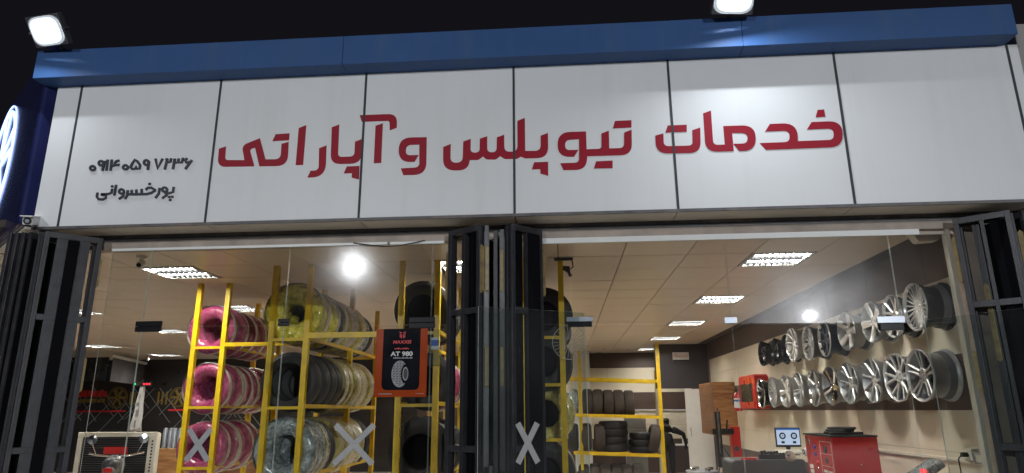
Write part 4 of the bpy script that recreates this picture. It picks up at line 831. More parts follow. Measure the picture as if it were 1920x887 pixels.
def alloy_wheel(label, y, z, dia, style, n, face, barrel, depth=.235, spin=0.0, xface=None, lip=None):
    R0 = dia/2; xf = xface if xface is not None else XR - .012 - depth - .012
    t = thing('alloy_wheel', label, 'wheel', (xf, y, z), 'wheels hung along the right wall', random.uniform(-.05, .05))
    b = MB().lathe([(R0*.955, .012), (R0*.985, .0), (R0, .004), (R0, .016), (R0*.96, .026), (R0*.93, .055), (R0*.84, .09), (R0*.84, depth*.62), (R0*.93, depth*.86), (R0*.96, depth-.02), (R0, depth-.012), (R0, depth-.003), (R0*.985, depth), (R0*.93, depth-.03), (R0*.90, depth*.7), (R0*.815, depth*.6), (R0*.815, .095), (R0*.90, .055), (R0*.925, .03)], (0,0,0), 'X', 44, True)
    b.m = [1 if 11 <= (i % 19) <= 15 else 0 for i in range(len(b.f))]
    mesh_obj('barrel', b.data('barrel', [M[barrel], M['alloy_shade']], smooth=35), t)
    if lip:
        mesh_obj('lip', MB().lathe([(R0*.925, .028), (R0*.95, .008), (R0*.985, -.002), (R0*1.003, .003), (R0*1.003, .014)], (0,0,0), 'X', 44).data('lip', M[lip], smooth=40), t)
    mf = M[face]; r1 = R0*.945
    def put(nm, mb, ang):
        me = mb.data(nm, mf, smooth=30) if isinstance(mb, MB) else mb
        o = mesh_obj(nm, me, t); o.rotation_euler = (ang, 0, 0); return me
    hub_r = R0*.30
    if style == 'steel':
        mesh_obj('disc', MB().lathe([(0, .07), (R0*.16, .07), (R0*.2, .05), (R0*.34, .045), (R0*.45, .03), (R0*.60, .035), (R0*.70, .07), (R0*.82, .085)], (0,0,0), 'X', 40).data('disc', mf, smooth=40), t)
        hm = MB().lathe([(0, 0), (R0*.07, .001)], (0,0,0), 'X', 10).data('hole', M['black'])
        for k in range(10):
            a = 2*math.pi*k/10 + spin; mesh_obj('vent_hole', hm, t, (.0355, R0*.57*math.cos(a), R0*.57*math.sin(a)))
        bm_ = MB().lathe([(0, -.004), (.012, .0), (.012, .012)], (0,0,0), 'X', 8).data('bolt', M['chrome'])
        for k in range(4):
            a = 2*math.pi*k/4 + spin + .3; mesh_obj('bolt', bm_, t, (.046, R0*.25*math.cos(a), R0*.25*math.sin(a)))
        return t
    mesh_obj('hub', MB().lathe([(0, .030), (R0*.10, .030), (R0*.115, .036), (R0*.13, .030), (hub_r*.8, .028), (hub_r, .036), (hub_r, .06), (R0*.12, .09)], (0,0,0), 'X', 28).data('hub', mf, smooth=30), t)
    bolt = MB().lathe([(0, -.002), (R0*.034, -.001)], (0,0,0), 'X', 8).data('bolt_hole', M['black'])
    for k in range(5):
        a = 2*math.pi*k/5 + spin + .6; mesh_obj('bolt_hole', bolt, t, (.0275, hub_r*.66*math.cos(a), hub_r*.66*math.sin(a)))
    me = None
    A = [2*math.pi*k/n + spin for k in range(n)]
    if style == 'fine':
        for a in A: me = put('spoke', me or spoke_mesh(MB(), hub_r*.85, r1, .014, .011, .034, .014, th=.014, ridge=.003), a)
    elif style == 'broad':
        for a in A: me = put('spoke', me or spoke_mesh(MB(), hub_r*.7, r1, .055, .085, .036, .012, th=.03, ridge=.014), a)
    elif style == 'twin':
        mb = None
        for a in A:
            if me is None:
                mb = MB(); spoke_mesh(mb, hub_r*.8, r1, .026, .020, .036, .012, -.016, -.032, .022); spoke_mesh(mb, hub_r*.8, r1, .026, .020, .036, .012, .016, .032, .022)
            me = put('spoke', me or mb, a)
    elif style == 'vee':
        for a in A:
            if me is None:
                mb = MB(); spoke_mesh(mb, hub_r*.7, r1, .028, .03, .036, .012, -.004, -.052, .02); spoke_mesh(mb, hub_r*.7, r1, .028, .03, .036, .012, .004, .052, .02)
            me = put('spoke', me or mb, a)
    elif style == 'blade':
        for a in A: me = put('spoke', me or spoke_mesh(MB(), hub_r*.85, r1, .022, .03, .036, .010, 0, .045, .016, .008), a)
    elif style == 'mesh':
        for a in A:
            if me is None:
                mb = MB(); spoke_mesh(mb, hub_r*.8, r1, .016, .015, .036, .014, 0, .038, .016); spoke_mesh(mb, hub_r*.8, r1, .016, .015, .037, .015, 0, -.038, .016)
            me = put('spoke', me or mb, a)
    MB().box(XR-.05, XR-.013, y-.012, y+.012, z+R0*.62, z+R0*.75).build('wall_peg', M['black'], t)
    return t
AW = alloy_wheel
AW('black steel wheel at the far end of the upper row', 11.17, 2.47, .40, 'steel', 0, 'wheel_black', 'wheel_black', .17)
AW('black steel wheel between two others in the upper row', 10.49, 2.45, .40, 'steel', 0, 'wheel_black', 'wheel_black', .17, .5)
AW('black steel wheel next to the bright ten spoke wheel', 9.98, 2.45, .40, 'steel', 0, 'wheel_black', 'wheel_black', .17, .2)
AW('bright silver wheel with ten straight spokes in the upper row', 9.50, 2.46, .455, 'blade', 10, 'alloy_bright', 'alloy_grey', .24, .1, None, 'alloy_bright')
AW('gunmetal wheel with many thin spokes and a bright lip', 8.90, 2.425, .445, 'mesh', 10, 'alloy_grey', 'alloy_dark', .24, .2, None, 'alloy_bright')
AW('dark blue grey wheel with a polished lip under the lamp reflection', 8.35, 2.42, .43, 'vee', 5, 'wheel_blue', 'wheel_blue', .24, .6, None, 'alloy')
AW('dull silver wheel with five broad spokes in the upper row', 7.74, 2.44, .43, 'broad', 5, 'alloy', 'alloy_grey', .22, .3)
AW('silver wheel with five wide spokes at the header line', 7.15, 2.47, .43, 'broad', 5, 'alloy_bright', 'alloy_grey', .20, .9)
AW('black wheel with five polished double spokes behind the right fitting', 6.69, 2.465, .42, 'vee', 5, 'alloy_bright', 'wheel_black', .20, .25, None, 'alloy_bright')
AW('silver twenty spoke wheel with a black barrel, nearest in the upper row', 6.14, 2.475, .43, 'fine', 22, 'alloy_bright', 'wheel_black', .26, .05, None, 'alloy_bright')
AW('black wheel with silver edges in front of the red cabinet', 11.30, 1.845, .47, 'twin', 5, 'wheel_black', 'wheel_black', .22, .2, None, 'chrome')
AW('silver wheel with a fine mesh of spokes, second of the lower row', 10.66, 1.845, .46, 'mesh', 9, 'alloy', 'alloy_grey', .22, .1)
AW('silver wheel with six broad spokes in the lower row', 10.08, 1.85, .456, 'broad', 6, 'alloy_bright', 'alloy_grey', .22, .4)
AW('silver wheel with five twin spokes, fourth of the lower row', 9.52, 1.85, .458, 'twin', 5, 'alloy', 'alloy_grey', .22, .75)
AW('dark chrome wheel with four broad spokes in the lower row', 8.94, 1.855, .45, 'broad', 4, 'alloy_grey', 'alloy_grey', .22, .5, None, 'chrome')
AW('chrome wheel with five broad spokes and deep windows', 8.36, 1.865, .45, 'broad', 5, 'chrome', 'alloy_grey', .23, .63)
AW('silver wheel with ten split spokes in the lower row', 7.84, 1.875, .455, 'mesh', 7, 'alloy', 'alloy_grey', .23, .2)
AW('silver wheel with nine curved blade spokes in the lower row', 7.26, 1.878, .458, 'blade', 9, 'alloy', 'alloy_grey', .23, .3)
AW('polished wheel with six open spokes beside the nearest grey wheel', 6.75, 1.885, .458, 'vee', 6, 'alloy', 'alloy_dark', .22, .5, None, 'alloy_bright')
AW('big brushed grey wheel with five twin spokes, nearest of the lower row', 6.26, 1.88, .462, 'twin', 5, 'alloy_grey', 'alloy_grey', .25, .05, None, 'alloy')

# ------------------------------------------------------------------ right side equipment
t = thing('wall_cabinet', 'open wooden wall cabinet beside the fire extinguisher', 'cabinet', (3.2, 14.5, 1.1))
MB().box(2.99, XR-.013, 13.85, 13.87, 1.10, 2.13).build('side_board', M['wood'], t)
MB().box(2.99, XR-.013, 15.2, 15.22, 1.10, 2.13).build('side_board', M['wood'], t)
MB().box(2.99, XR-.013, 13.871, 15.199, 2.11, 2.13).build('top_board', M['wood'], t)
MB().box(2.99, XR-.013, 13.871, 15.199, 1.10, 1.12).build('bottom_board', M['wood'], t)
MB().box(XR-.03, XR-.014, 13.871, 15.199, 1.121, 2.109).build('back_board', M['wood_dark'], t)
MB().box(3.0, XR-.031, 14.4, 14.42, 1.121, 2.109).build('divider', M['wood_dark'], t)
MB().box(2.985, 3.0, 13.87, 15.2, 1.121, 2.109).build('door_panel', M['wood_dark'], t)
t = thing('fire_extinguisher', 'red fire extinguisher hanging on the wall beside the wooden cabinet', 'extinguisher', (3.3, 13.2, 1.56))
cx, cy = 3.30, 13.2
MB().lathe([(0, 1.56), (.07, 1.565), (.082, 1.585), (.082, 1.83), (.07, 1.87), (.03, 1.90), (.025, 1.92), (0, 1.92)], (cx, cy, 0), 'Z', 24).build('cylinder', M['red'], t, smooth=40)
MB().box(cx-.02, cx+.02, cy-.02, cy+.02, 1.92, 1.945).box(cx-.06, cx+.05, cy-.009, cy+.009, 1.945, 1.958).build('valve', M['black'], t)
MB().tube([(cx, cy-.02, 1.93), (cx-.06, cy-.05, 1.92), (cx-.095, cy-.04, 1.85), (cx-.09, cy-.03, 1.68)], .009, 6).build('hose', M['black'], t)
lb = MB().lathe([(.0835, 1.62), (.0835, 1.80)], (cx, cy, 0), 'Z', 24); lb.f = lb.f[13:19]; lb.m = lb.m[:6]; lb.build('label', M['paper'], t)
lb = MB().lathe([(.0842, 1.735), (.0842, 1.77)], (cx, cy, 0), 'Z', 24); lb.f = lb.f[13:19]; lb.m = lb.m[:6]; lb.build('label_print', MATS['blue print'], t)
t = thing('hose_cabinet', 'red rounded wall cabinet with a dark window behind the black wheel', 'cabinet', (3.3, 12.0, 1.6))
MB().prism(rounded([(11.55, 1.60, .06), (12.6, 1.60, .06), (12.6, 2.17, .12), (11.55, 2.17, .12)]), lambda u, v, d: (d, u, v), XR-.013, 3.19).build('body', M['red'], t, recalc=True, bevel=.02)
MB().prism(rounded([(11.75, 1.72, .03), (12.5, 1.72, .03), (12.5, 2.02, .03), (11.75, 2.02, .03)]), lambda u, v, d: (d, u, v), 3.195, 3.186).build('window', M['wheel_black'], t, recalc=True)
MB().prism(rounded([(3.235, 1.72, .02), (3.40, 1.72, .02), (3.40, 2.02, .02), (3.235, 2.02, .02)]), lambda u, v, d: (u, d, v), 11.553, 11.545).build('window', M['wheel_black'], t, recalc=True)
# tyre changer
t = thing('tyre_changer', 'tyre changer with black tool column and red rear post', 'machine', (2.85, 12.4, 0))
MB().box(2.66, 2.75, 12.3, 12.42, .62, 1.56).build('column', M['black'], t, bevel=.008)
MB().box(2.69, 2.715, 12.28, 12.3, .85, 1.62).build('rail', M['steel_dark'], t)
MB().box(2.60, 2.97, 12.32, 12.42, 1.17, 1.27).build('swing_arm', M['black'], t, bevel=.008)
MB().tube([(2.83, 12.3, 1.24), (2.86, 12.28, 1.42)], .016, 8).build('lever', M['black'], t)
MB().box(2.93, 3.08, 12.35, 12.55, .1, 1.30).build('rear_post', M['red'], t, bevel=.01)
MB().box(2.45, 3.0, 12.0, 12.8, .006, .5).build('base_cabinet', M['grey'], t, bevel=.02)
MB().lathe([(0, .54), (.26, .54), (.28, .56), (.27, .575), (0, .575)], (2.36, 12.3, 0), 'Z', 28).build('turntable', M['patch_light'], t, smooth=35)
for k in range(4):
    a = k*math.pi/2 + .4; MB().obox((2.36+.17*math.cos(a), 12.3+.17*math.sin(a), .60), (math.cos(a), math.sin(a), 0), (-math.sin(a), math.cos(a), 0), (0,0,1), .05, .025, .028).build('clamp', M['chrome'], t, bevel=.006)
MB().lathe([(0, -.02), (.03, -.02), (.03, .02), (0, .02)], (2.72, 12.27, .78), 'Y', 14).build('tool_head', M['chrome'], t, smooth=40)
MB().tube([(2.70, 12.27, 1.0), (2.72, 12.25, .8), (2.62, 12.2, .55)], .008, 6).build('air_hose', M['black'], t)
MB().tube([(2.73, 12.27, 1.0), (2.86, 12.2, .75), (2.92, 12.1, .5)], .008, 6).build('air_hose', M['black'], t)
MB().lathe([(0, -.012), (.045, -.012), (.045, .012), (0, .012)], (2.99, 12.34, .93), 'Y', 16).build('gauge', M['grey'], t, smooth=40)
# wheel balancer and monitor
t = thing('wheel_balancer', 'dark grey wheel balancer with a chrome shaft below the monitor', 'machine', (2.6, 9.9, 0))
MB().prism(rounded([(2.24, .55, .02), (3.22, .55, .02), (3.22, .945, .06), (2.24, .93, .08)]), lambda u, v, d: (u, d, v), 9.6, 10.2).build('hood', M['grey'], t, recalc=True, bevel=.015)
MB().box(2.3, 3.1, 9.65, 10.15, .006, .549).build('pedestal', M['grey'], t)
MB().box(2.62, 3.02, 9.62, 9.66, .94, 1.0).build('tool_tray', M['black'], t)
mb = MB()
for k in range(9): mb.obox((2.66+.04*k, 9.63, 1.0+random.uniform(0, .03)), (1,0,.3), (0,1,0), (-.3,0,1), .018, .02, random.uniform(.012, .03))
mb.build('weights', M['black'], t)['kind'] = 'stuff'
MB().lathe([(0, -.08), (.03, -.08), (.03, -.02), (.07, -.02), (.07, .03), (0, .03)], (3.02, 9.6, .98), 'Y', 18).build('shaft', M['chrome'], t, smooth=40)
mb = MB()
for k in range(5): mb.obox((2.40+.04*k, 9.62, .945+.006*(k%2)), (1,.2,0), (-.2,1,0), (0,0,1), .014, .03, .012)
mb.build('tool', M['red_print'], t)['kind'] = 'stuff'
t = thing('monitor', 'flat monitor showing two wheel diagrams above the grey balancer', 'monitor', (3.1, 9.85, 1.0))
MB().box(2.925, 3.265, 9.83, 9.86, 1.085, 1.345).build('case', M['black'], t, bevel=.006)
ys = 9.8285
MB().box(2.94, 3.25, ys-.0005, ys+.001, 1.115, 1.333).build('screen', emit('pale screen', (.50, .60, .78), .75), t)
MB().box(2.94, 3.25, ys-.0010, ys-.0006, 1.312, 1.333).build('screen_bar', emit('blue screen bar', (.06, .18, .55), .6), t)
for xx in (3.02, 3.175):
    MB().lathe([(.026, 0), (.045, 0)], (xx, ys-.0012, 1.235), 'Y', 24).build('screen_wheel', emit('dark screen print', (.02, .025, .04), .6), t)
    for k in range(5):
        a = 2*math.pi*k/5; MB().bar((xx, ys-.0012, 1.235), (xx+.026*math.sin(a), ys-.0012, 1.235+.026*math.cos(a)), .004, .001, (0,1,0)).build('screen_spoke', emit('grey screen print', (.2, .2, .22), .6), t)
    MB().box(xx-.022, xx+.022, ys-.0014, ys-.001, 1.135, 1.165).build('screen_box', MATS['dark screen print'], t)
MB().box(3.07, 3.12, 9.86, 9.9, .99, 1.2).build('stand', M['black'], t)
MB().box(3.0, 3.2, 9.72, 9.95, .985, .995).build('foot', M['black'], t)
t = thing('keyboard', 'pale keyboard tray under the monitor', 'keyboard', (3.02, 9.7, 1.02))
MB().obox((3.03, 9.68, 1.035), (1,0,0), (0,1,.25), (0,-.25,1), .17, .07, .008).build('body', M['ivory'], t, bevel=.004)
t = thing('balancer_handle', 'white rounded motor housing beside the monitor', 'motor', (3.25, 9.7, 1.1))
MB().lathe([(0, -.06), (.05, -.055), (.06, -.02), (.06, .06), (.05, .09), (0, .095)], (3.30, 9.7, 1.03), 'X', 20).build('housing', M['white'], t, smooth=50)
MB().lathe([(.02, 0), (.035, 0), (.035, .02)], (3.235, 9.7, 1.03), 'X', 14).build('cap', M['black'], t)
# red inflator machine
t = thing('inflator_machine', 'large red nitrogen inflator cabinet with dials and black top mat', 'machine', (2.8, 7.2, 0))
mx0, mx1, my, my1, mz = 2.695, 3.14, 7.2, 7.98, 1.317
MB().box(mx0, mx1, my, my1, .006, mz).build('cabinet', M['red'], t, bevel=.006)
MB().box(mx0-.015, mx1, my-.015, my1+.01, mz+.001, mz+.018).build('top_mat', M['rubber'], t)
def dial(y, z, r, m, nm='dial'):
    MB().lathe([(0, -.014), (r*.7, -.014), (r*.75, -.010), (r, -.010), (r, -.001)], (mx0, y, z), 'X', 18).build(nm, m, t, smooth=40)
for y, z in ((7.93, 1.27), (7.93, 1.235), (7.82, 1.27), (7.82, 1.235)): dial(y, z, .016, M['chrome'], 'push_button')
bl = mat('blue enamel', (.03, .04, .35), .35)
dial(7.70, 1.20, .022, bl, 'blue_knob'); dial(7.69, 1.125, .022, bl, 'blue_knob'); dial(7.66, 1.04, .02, M['red_print'], 'red_knob'); dial(7.64, .985, .02, M['chrome'], 'coupling')
dial(7.40, 1.19, .042, M['black'], 'gauge'); dial(7.39, 1.08, .034, M['label_black'], 'gauge')
for a, b, c_, d in ((7.235, 7.555, 1.262, 1.267), (7.235, 7.555, 1.14, 1.144), (7.235, 7.555, 1.02, 1.024), (7.235, 7.243, .86, 1.262), (7.547, 7.555, .86, 1.262)):
    MB().box(mx0-.0012, mx0-.0004, a, b, c_, d).build('outline', M['paper'], t)
for y, z, h_ in ((7.86, .99, .02), (7.85, .94, .02), (7.84, .89, .02), (7.46, .97, .014), (7.33, .965, .014)):
    MB().box(mx0-.0014, mx0-.0004, y-.055, y+.055, z-h_, z+h_).build('info_plate', M['paper'], t)
MB().lathe([(0, -.014), (.008, -.014), (.010, -.001)], (2.945, my, 1.055), 'Y', 14).build('door_knob', M['chrome'], t)
MB().box(2.72, 3.115, my-.002, my-.0004, .1, 1.29).build('door_panel', M['red'], t)
t = thing('rubber_hose_coil', 'black coiled hose lying on top of the red machine', 'hose', (2.9, 7.45, mz+.02))
mb = MB()
for k in range(3): mb.lathe([(.13+.012*math.cos(a), .014*math.sin(a)) for a in [i*math.pi/3 for i in range(6)]], (2.88+.02*k, 7.5, mz+.036+.022*k), 'Z', 28, True)
mb.build('coil', M['rubber'], t, smooth=True)
MB().bar((2.72, 7.3, mz+.03), (3.06, 7.34, mz+.035), .04, .025).build('nozzle', M['black'], t)
# wall trunking, sockets, cable
t = thing('cable_trunking', 'cream cable trunking along the right wall below the wheels', 'trunking', (XR, 7, 1.15))
MB().box(XR-.035, XR-.013, 6.15, 8.2, 1.142, 1.172).build('cover', M['ivory'], t, bevel=.003)
t = thing('socket_outlet', 'white wall socket with a black plug near the right gate', 'socket', (XR, 6.1, 1.2))
MB().box(XR-.05, XR-.013, 6.07, 6.19, 1.17, 1.26).build('body', M['ivory'], t, bevel=.008)
MB().tube([(XR-.05, 6.13, 1.215), (XR-.10, 6.13, 1.215)], .02, 10).build('plug', M['black'], t)
MB().tube([(XR-.10, 6.13, 1.215), (XR-.13, 6.13, 1.18), (XR-.12, 6.14, 1.05), (XR-.08, 6.15, .9)], .006, 6).build('cord', M['black'], t)
t = thing('switch_box', 'pale grey switch box to the right of the wall socket', 'switch', (XR, 5.95, 1.2))
MB().box(XR-.06, XR-.013, 5.90, 6.03, 1.15, 1.24).mi(1).box(XR-.062, XR-.0605, 5.93, 6.0, 1.165, 1.225).build('body', [M['grey_print'], M['ivory']], t, bevel=.005)
MB().box(XR-.05, XR-.013, 5.9, 6.1, 1.262, 1.275).build('cap', M['ivory'], t)
t = thing('wrapped_machine_part', 'plastic wrapped grey part with a red light at the lower right', 'package', (2.9, 6.0, 1.0))
MB().obox((2.93, 6.0, 1.08), (.75,0,.45), (0,1,0), (-.45,0,.75), .17, .10, .035).build('cover', M['clear'], t, bevel=.02)
MB().lathe([(0, -.02), (.02, -.02), (.024, 0)], (2.89, 5.89, 1.10), 'Y', 14).build('red_lamp', emit('red indicator', (1, .05, .06), 1.6), t)
MB().box(2.8, 2.86, 5.95, 6.05, .006, 1.0).build('leg', M['grey'], t)
# service shelf in the back room and bent person
def person(loc):
    import bmesh
    J = [(0,0,.78), (0,.04,1.0), (.02,.12,1.14), (.03,.16,1.18), (.03,.20,1.23), (.03,.215,1.29),      # 0 hips .. 5 head top
         (-.19,.13,1.11), (-.27,.22,.86), (-.22,.42,.70),                                              # 6 l shoulder, elbow, hand
         (.21,.12,1.10), (.40,.16,1.02), (.50,.26,.80),                                               # 9 r shoulder, elbow, hand
         (-.10,0,.74), (-.12,.03,.42), (-.12,-.02,.08), (-.12,.12,.04), (.10,0,.74), (.12,.04,.42), (.12,0,.08), (.12,.14,.04)]
    E_ = [(0,1),(1,2),(2,3),(3,4),(4,5),(2,6),(6,7),(7,8),(2,9),(9,10),(10,11),(0,12),(12,13),(13,14),(14,15),(0,16),(16,17),(17,18),(18,19)]
    rad = [.15,.145,.15,.06,.09,.085,.075,.05,.035,.075,.05,.035,.095,.065,.05,.04,.095,.065,.05,.04]
    me = bpy.data.meshes.new('body'); me.from_pydata(J, E_, []); me.update()
    o = bpy.data.objects.new('body', me); COL.objects.link(o)
    sk = o.modifiers.new('skin', 'SKIN'); sk.use_smooth_shade = True
    if not me.skin_vertices: me.attributes.new('skin', 'FLOAT', 'POINT')
    return o, rad
pt = thing('person', 'person in dark clothes bending forward in the back room doorway', 'person', (2.47, 17.0, 0.02))
def blob_body():
    """one continuous figure: rings along the trunk, and limbs grown from it, unified with a remesh"""
    mb = MB()
    def limb(pts, rs, n=14): mb.tube(pts, rs, n)
    limb([(0,-.02,.74), (0,0,.84), (0,.03,.98), (0.01,.09,1.10), (.02,.13,1.17), (.03,.16,1.20)], [.14,.165,.15,.17,.13,.05])
    limb([(.03,.15,1.16), (.03,.19,1.24)], [.06,.055]); mb.lathe([(.0,-.12), (.05,-.11), (.08,-.05), (.09,.02), (.08,.08), (.045,.115), (0,.12)], (.03,.21,1.255), 'Z', 16)
    limb([(-.16,.10,1.10), (-.24,.13,1.05), (-.30,.24,.85), (-.24,.42,.72)], [.085,.075,.05,.036])
    limb([(.17,.09,1.10), (.27,.10,1.07), (.44,.16,.99), (.50,.24,.78), (.50,.27,.72)], [.085,.075,.055,.042,.03])
    for s_ in (-1, 1): limb([(s_*.09,-.02,.78), (s_*.11,.02,.44), (s_*.115,-.02,.09), (s_*.115,.0,.03)], [.105,.07,.05,.05]); limb([(s_*.115,-.05,.035), (s_*.12,.13,.03)], [.045,.035])
    for k in range(5): limb([(.47+.014*k,.27,.72), (.468+.016*k,.30,.67-.004*(2-abs(k-2))), (.47+.015*k,.30,.64-.008*(2-abs(k-2)))], [.009,.008,.006], 6)
    return mb
ob = blob_body().build('body', [M['cloth']], pt)
rm = ob.modifiers.new('remesh', 'REMESH'); rm.mode = 'VOXEL'; rm.voxel_size = .014; rm.use_smooth_shade = True
sm = ob.modifiers.new('smooth', 'SMOOTH'); sm.factor = .5; sm.iterations = 4
ob.data.transform(Matrix.Translation(Vector((2.47, 17.0, .02))) @ Matrix.Translation(Vector((0,0,0)))) if False else None
ob.location = (2.47, 17.0, .02)
hb = MB().lathe([(.0, 0.055), (.088, .05), (.097, .09), (.088, .135), (.05, .165), (0, .17)], (.03,.205,1.215), 'Z', 18).build('hair', M['hair'], None, smooth=True); hb.parent = pt
t = thing('work_table', 'white work table in the back room beside the person', 'table', (2.9, 17.6, 0))
MB().box(2.6, 3.4, 17.45, 17.95, .72, .75).build('top', M['white'], t, bevel=.005)
for x, y in ((2.63, 17.48), (3.37, 17.48), (2.63, 17.92), (3.37, 17.92)): MB().box(x-.02, x+.02, y-.02, y+.02, .006, .72).build('leg', M['grey'], t)
t = thing('jar', 'small white jar with a green lid on the back room table', 'jar', (2.98, 17.6, .75))
MB().lathe([(0, .75), (.04, .75), (.04, .88), (.03, .9), (0, .9)], (2.98, 17.6, 0), 'Z', 14).build('jar_body', M['paper'], t, smooth=40); MB().lathe([(.042, .9), (.042, .93), (0, .93)], (2.98, 17.6, 0), 'Z', 14).build('lid', mat('green plastic', (.2, .4, .08), .4), t)
t = thing('wall_rail', 'thin white rail on the brown band of the back wall', 'rail', (2, BYW, 1.63))
MB().box(1.4, 3.4, BYW-.05, BYW-.013, 1.575, 1.605).build('rail_bar', M['white'], t)

# ------------------------------------------------------------------ ceiling fixtures
def dome_cam(x, y, z, label):
    t = thing('ceiling_camera', label, 'camera', (x, y, z))
    MB().lathe([(0, ZC-.001), (.05, ZC-.001), (.05, ZC-.02), (.02, ZC-.03), (.02, z+.03), (0, z+.03)], (x, y, 0), 'Z', 16).build('mount', M['white'], t, smooth=40)
    d = Vector((-x*.0+.3, -1, -.35)).normalized(); c = Vector((x, y, z)); MB().tube([c - d*.07, c - d*.05, c + d*.05, c + d*.06], [.02, .035, .035, .03], 14).mi(1).tube([c + d*.06, c + d*.064], .022, 12).build('body', [M['white'], M['black']], t, smooth=40)
dome_cam(-4.13, 6.07, 3.02, 'white bullet camera hanging from the ceiling at the front left')
dome_cam(-11.0, 17.0, 2.98, 'white bullet camera hanging from the ceiling at the back left')
t = thing('wall_speaker', 'white wedge shaped sensor at the top of the right wall', 'sensor', (3.1, 5.75, 3.0))
MB().prism(rounded([(2.98, 3.09, .01), (3.30, 3.09, .01), (3.22, 2.98, .02), (3.06, 2.97, .03)]), lambda u, v, d: (u, d, v), 5.70, 5.80).build('body', M['ivory'], t, recalc=True, bevel=.01)
t = thing('clip_spotlight', 'black clip spotlight on top of the yellow upright behind the centre gate', 'spotlight', (0.03, 6.6, 3.03))
MB().box(-.06, .13, 6.56, 6.60, 3.075, 3.095).build('bracket', M['black'], t)
MB().tube([(.12, 6.56, 3.07), (.13, 6.55, 3.0), (.09, 6.55, 2.97)], .007, 6).build('arm', M['black'], t)
MB().tube([(.03, 6.55, 2.99), (.07, 6.54, 2.98), (.10, 6.52, 2.90)], [.025, .035, .02], 12).build('lamp_head', M['black'], t)

# ------------------------------------------------------------------ left side of the shop
t = thing('air_cooler', 'white evaporative air cooler with a dark louvred front', 'air cooler', (-6.3, 9.5, 0))
ax0, ax1, ay, az = -7.06, -5.85, 9.5, 1.335
MB().box(ax0+.01, ax1-.03, ay+.03, ay+.16, .1, az-.01).build('case', M['ivory'], t, bevel=.03)
MB().box(ax0, ax1, ay, ay+.029, az-.07, az).build('front_frame', M['ivory'], t, bevel=.012)
for a, b in ((ax0, ax0+.08), (ax1-.13, ax1)): MB().box(a, b, ay, ay+.029, .1, az-.071).build('front_frame', M['ivory'], t, bevel=.012)
MB().box(ax0+.08, ax1-.13, ay+.02, ay+.029, .2, az-.071).build('pad', M['black'], t)
for k in range(34):
    z = .22 + k*.031
    MB().obox(((ax0+ax1-.05)/2, ay+.012, z), (1,0,0), (0,1,.6), (0,-.6,1), (ax1-ax0-.21)/2, .009, .002).build('louvre_slat', M['grey'], t)
mb = MB()
for k in range(22): mb.box(ax1-.075, ax1-.05, ay-.002, ay-.0005, .25+k*.045, .275+k*.045)
mb.build('vent_slots', M['black'], t)['kind'] = 'stuff'
MB().box(-6.63, -6.27, ay-.004, ay+.001, 1.03, 1.13).build('red_badge', M['red_print'], t)
# motorbike (only its top shows)
t = thing('motorcycle', 'silver and black motorcycle parked by the left end of the glass', 'motorcycle', (-5.7, 8.0, 0))
MOTO = t
for x in (-6.25, -5.05):
    MB().lathe([(.25+.05*math.cos(a), .045*math.sin(a)) for a in [i*math.pi/4 for i in range(8)]], (x, 8.0, .306), 'Y', 32, True).build('tyre', M['tyre'], t, smooth=True)
    MB().lathe([(0, -.03), (.05, -.03), (.2, -.012), (.22, 0), (.2, .012), (.05, .03), (0, .03)], (x, 8.0, .306), 'Y', 20).build('rim', M['alloy_grey'], t, smooth=40)
MB().tube([(-6.05, 8, .80), (-5.85, 8, .93), (-5.68, 8, .98)], [.09, .13, .10], 14).build('fuel_tank', M['silver'], t, smooth=True)
MB().tube([(-5.72, 8, .94), (-5.55, 8, .92), (-5.32, 8, .97), (-5.18, 8, .985)], [.07, .11, .10, .05], 14).build('seat', M['grey'], t, smooth=True)
MB().tube([(-5.42, 8, .83), (-5.15, 8, .90), (-5.02, 8, .94)], [.09, .07, .03], 12).build('tail', M['silver'], t, smooth=True)
MB().box(-6.0, -5.45, 7.9, 8.1, .3, .8).build('engine', M['grey'], t, bevel=.04)
MB().tube([(-6.22, 8, .32), (-6.02, 8, .92)], .03, 10).build('fork', M['chrome'], t)
MB().tube([(-6.06, 7.68, 1.08), (-6.0, 7.82, 1.05), (-5.99, 8, 1.03), (-6.0, 8.18, 1.05), (-6.06, 8.32, 1.08)], .014, 8).build('handlebar', M['chrome'], t)
for s_ in (-1, 1):
    MB().tube([(-6.02, 8+.24*s_, 1.07), (-5.98, 8+.30*s_, 1.22)], .006, 6).build('mirror_stem', M['chrome'], t)
    MB().lathe([(0, -.01), (.055, -.008), (.06, .01), (0, .014)], (-5.98, 8+.30*s_, 1.26), 'X', 18).build('mirror', M['chrome'], t, smooth=40)
MB().lathe([(0, -.08), (.06, -.07), (.085, -.02), (.085, .02), (0, .03)], (-6.14, 8, .95), 'X', 20).build('headlight', M['chrome'], t, smooth=40)
MB().box(-5.01, -4.99, 7.95, 8.05, .91, .96).build('tail_light', M['red'], t)
MOTO.location = (-5.86, 8.62, 0); MOTO.rotation_euler = (0, 0, R(-60))
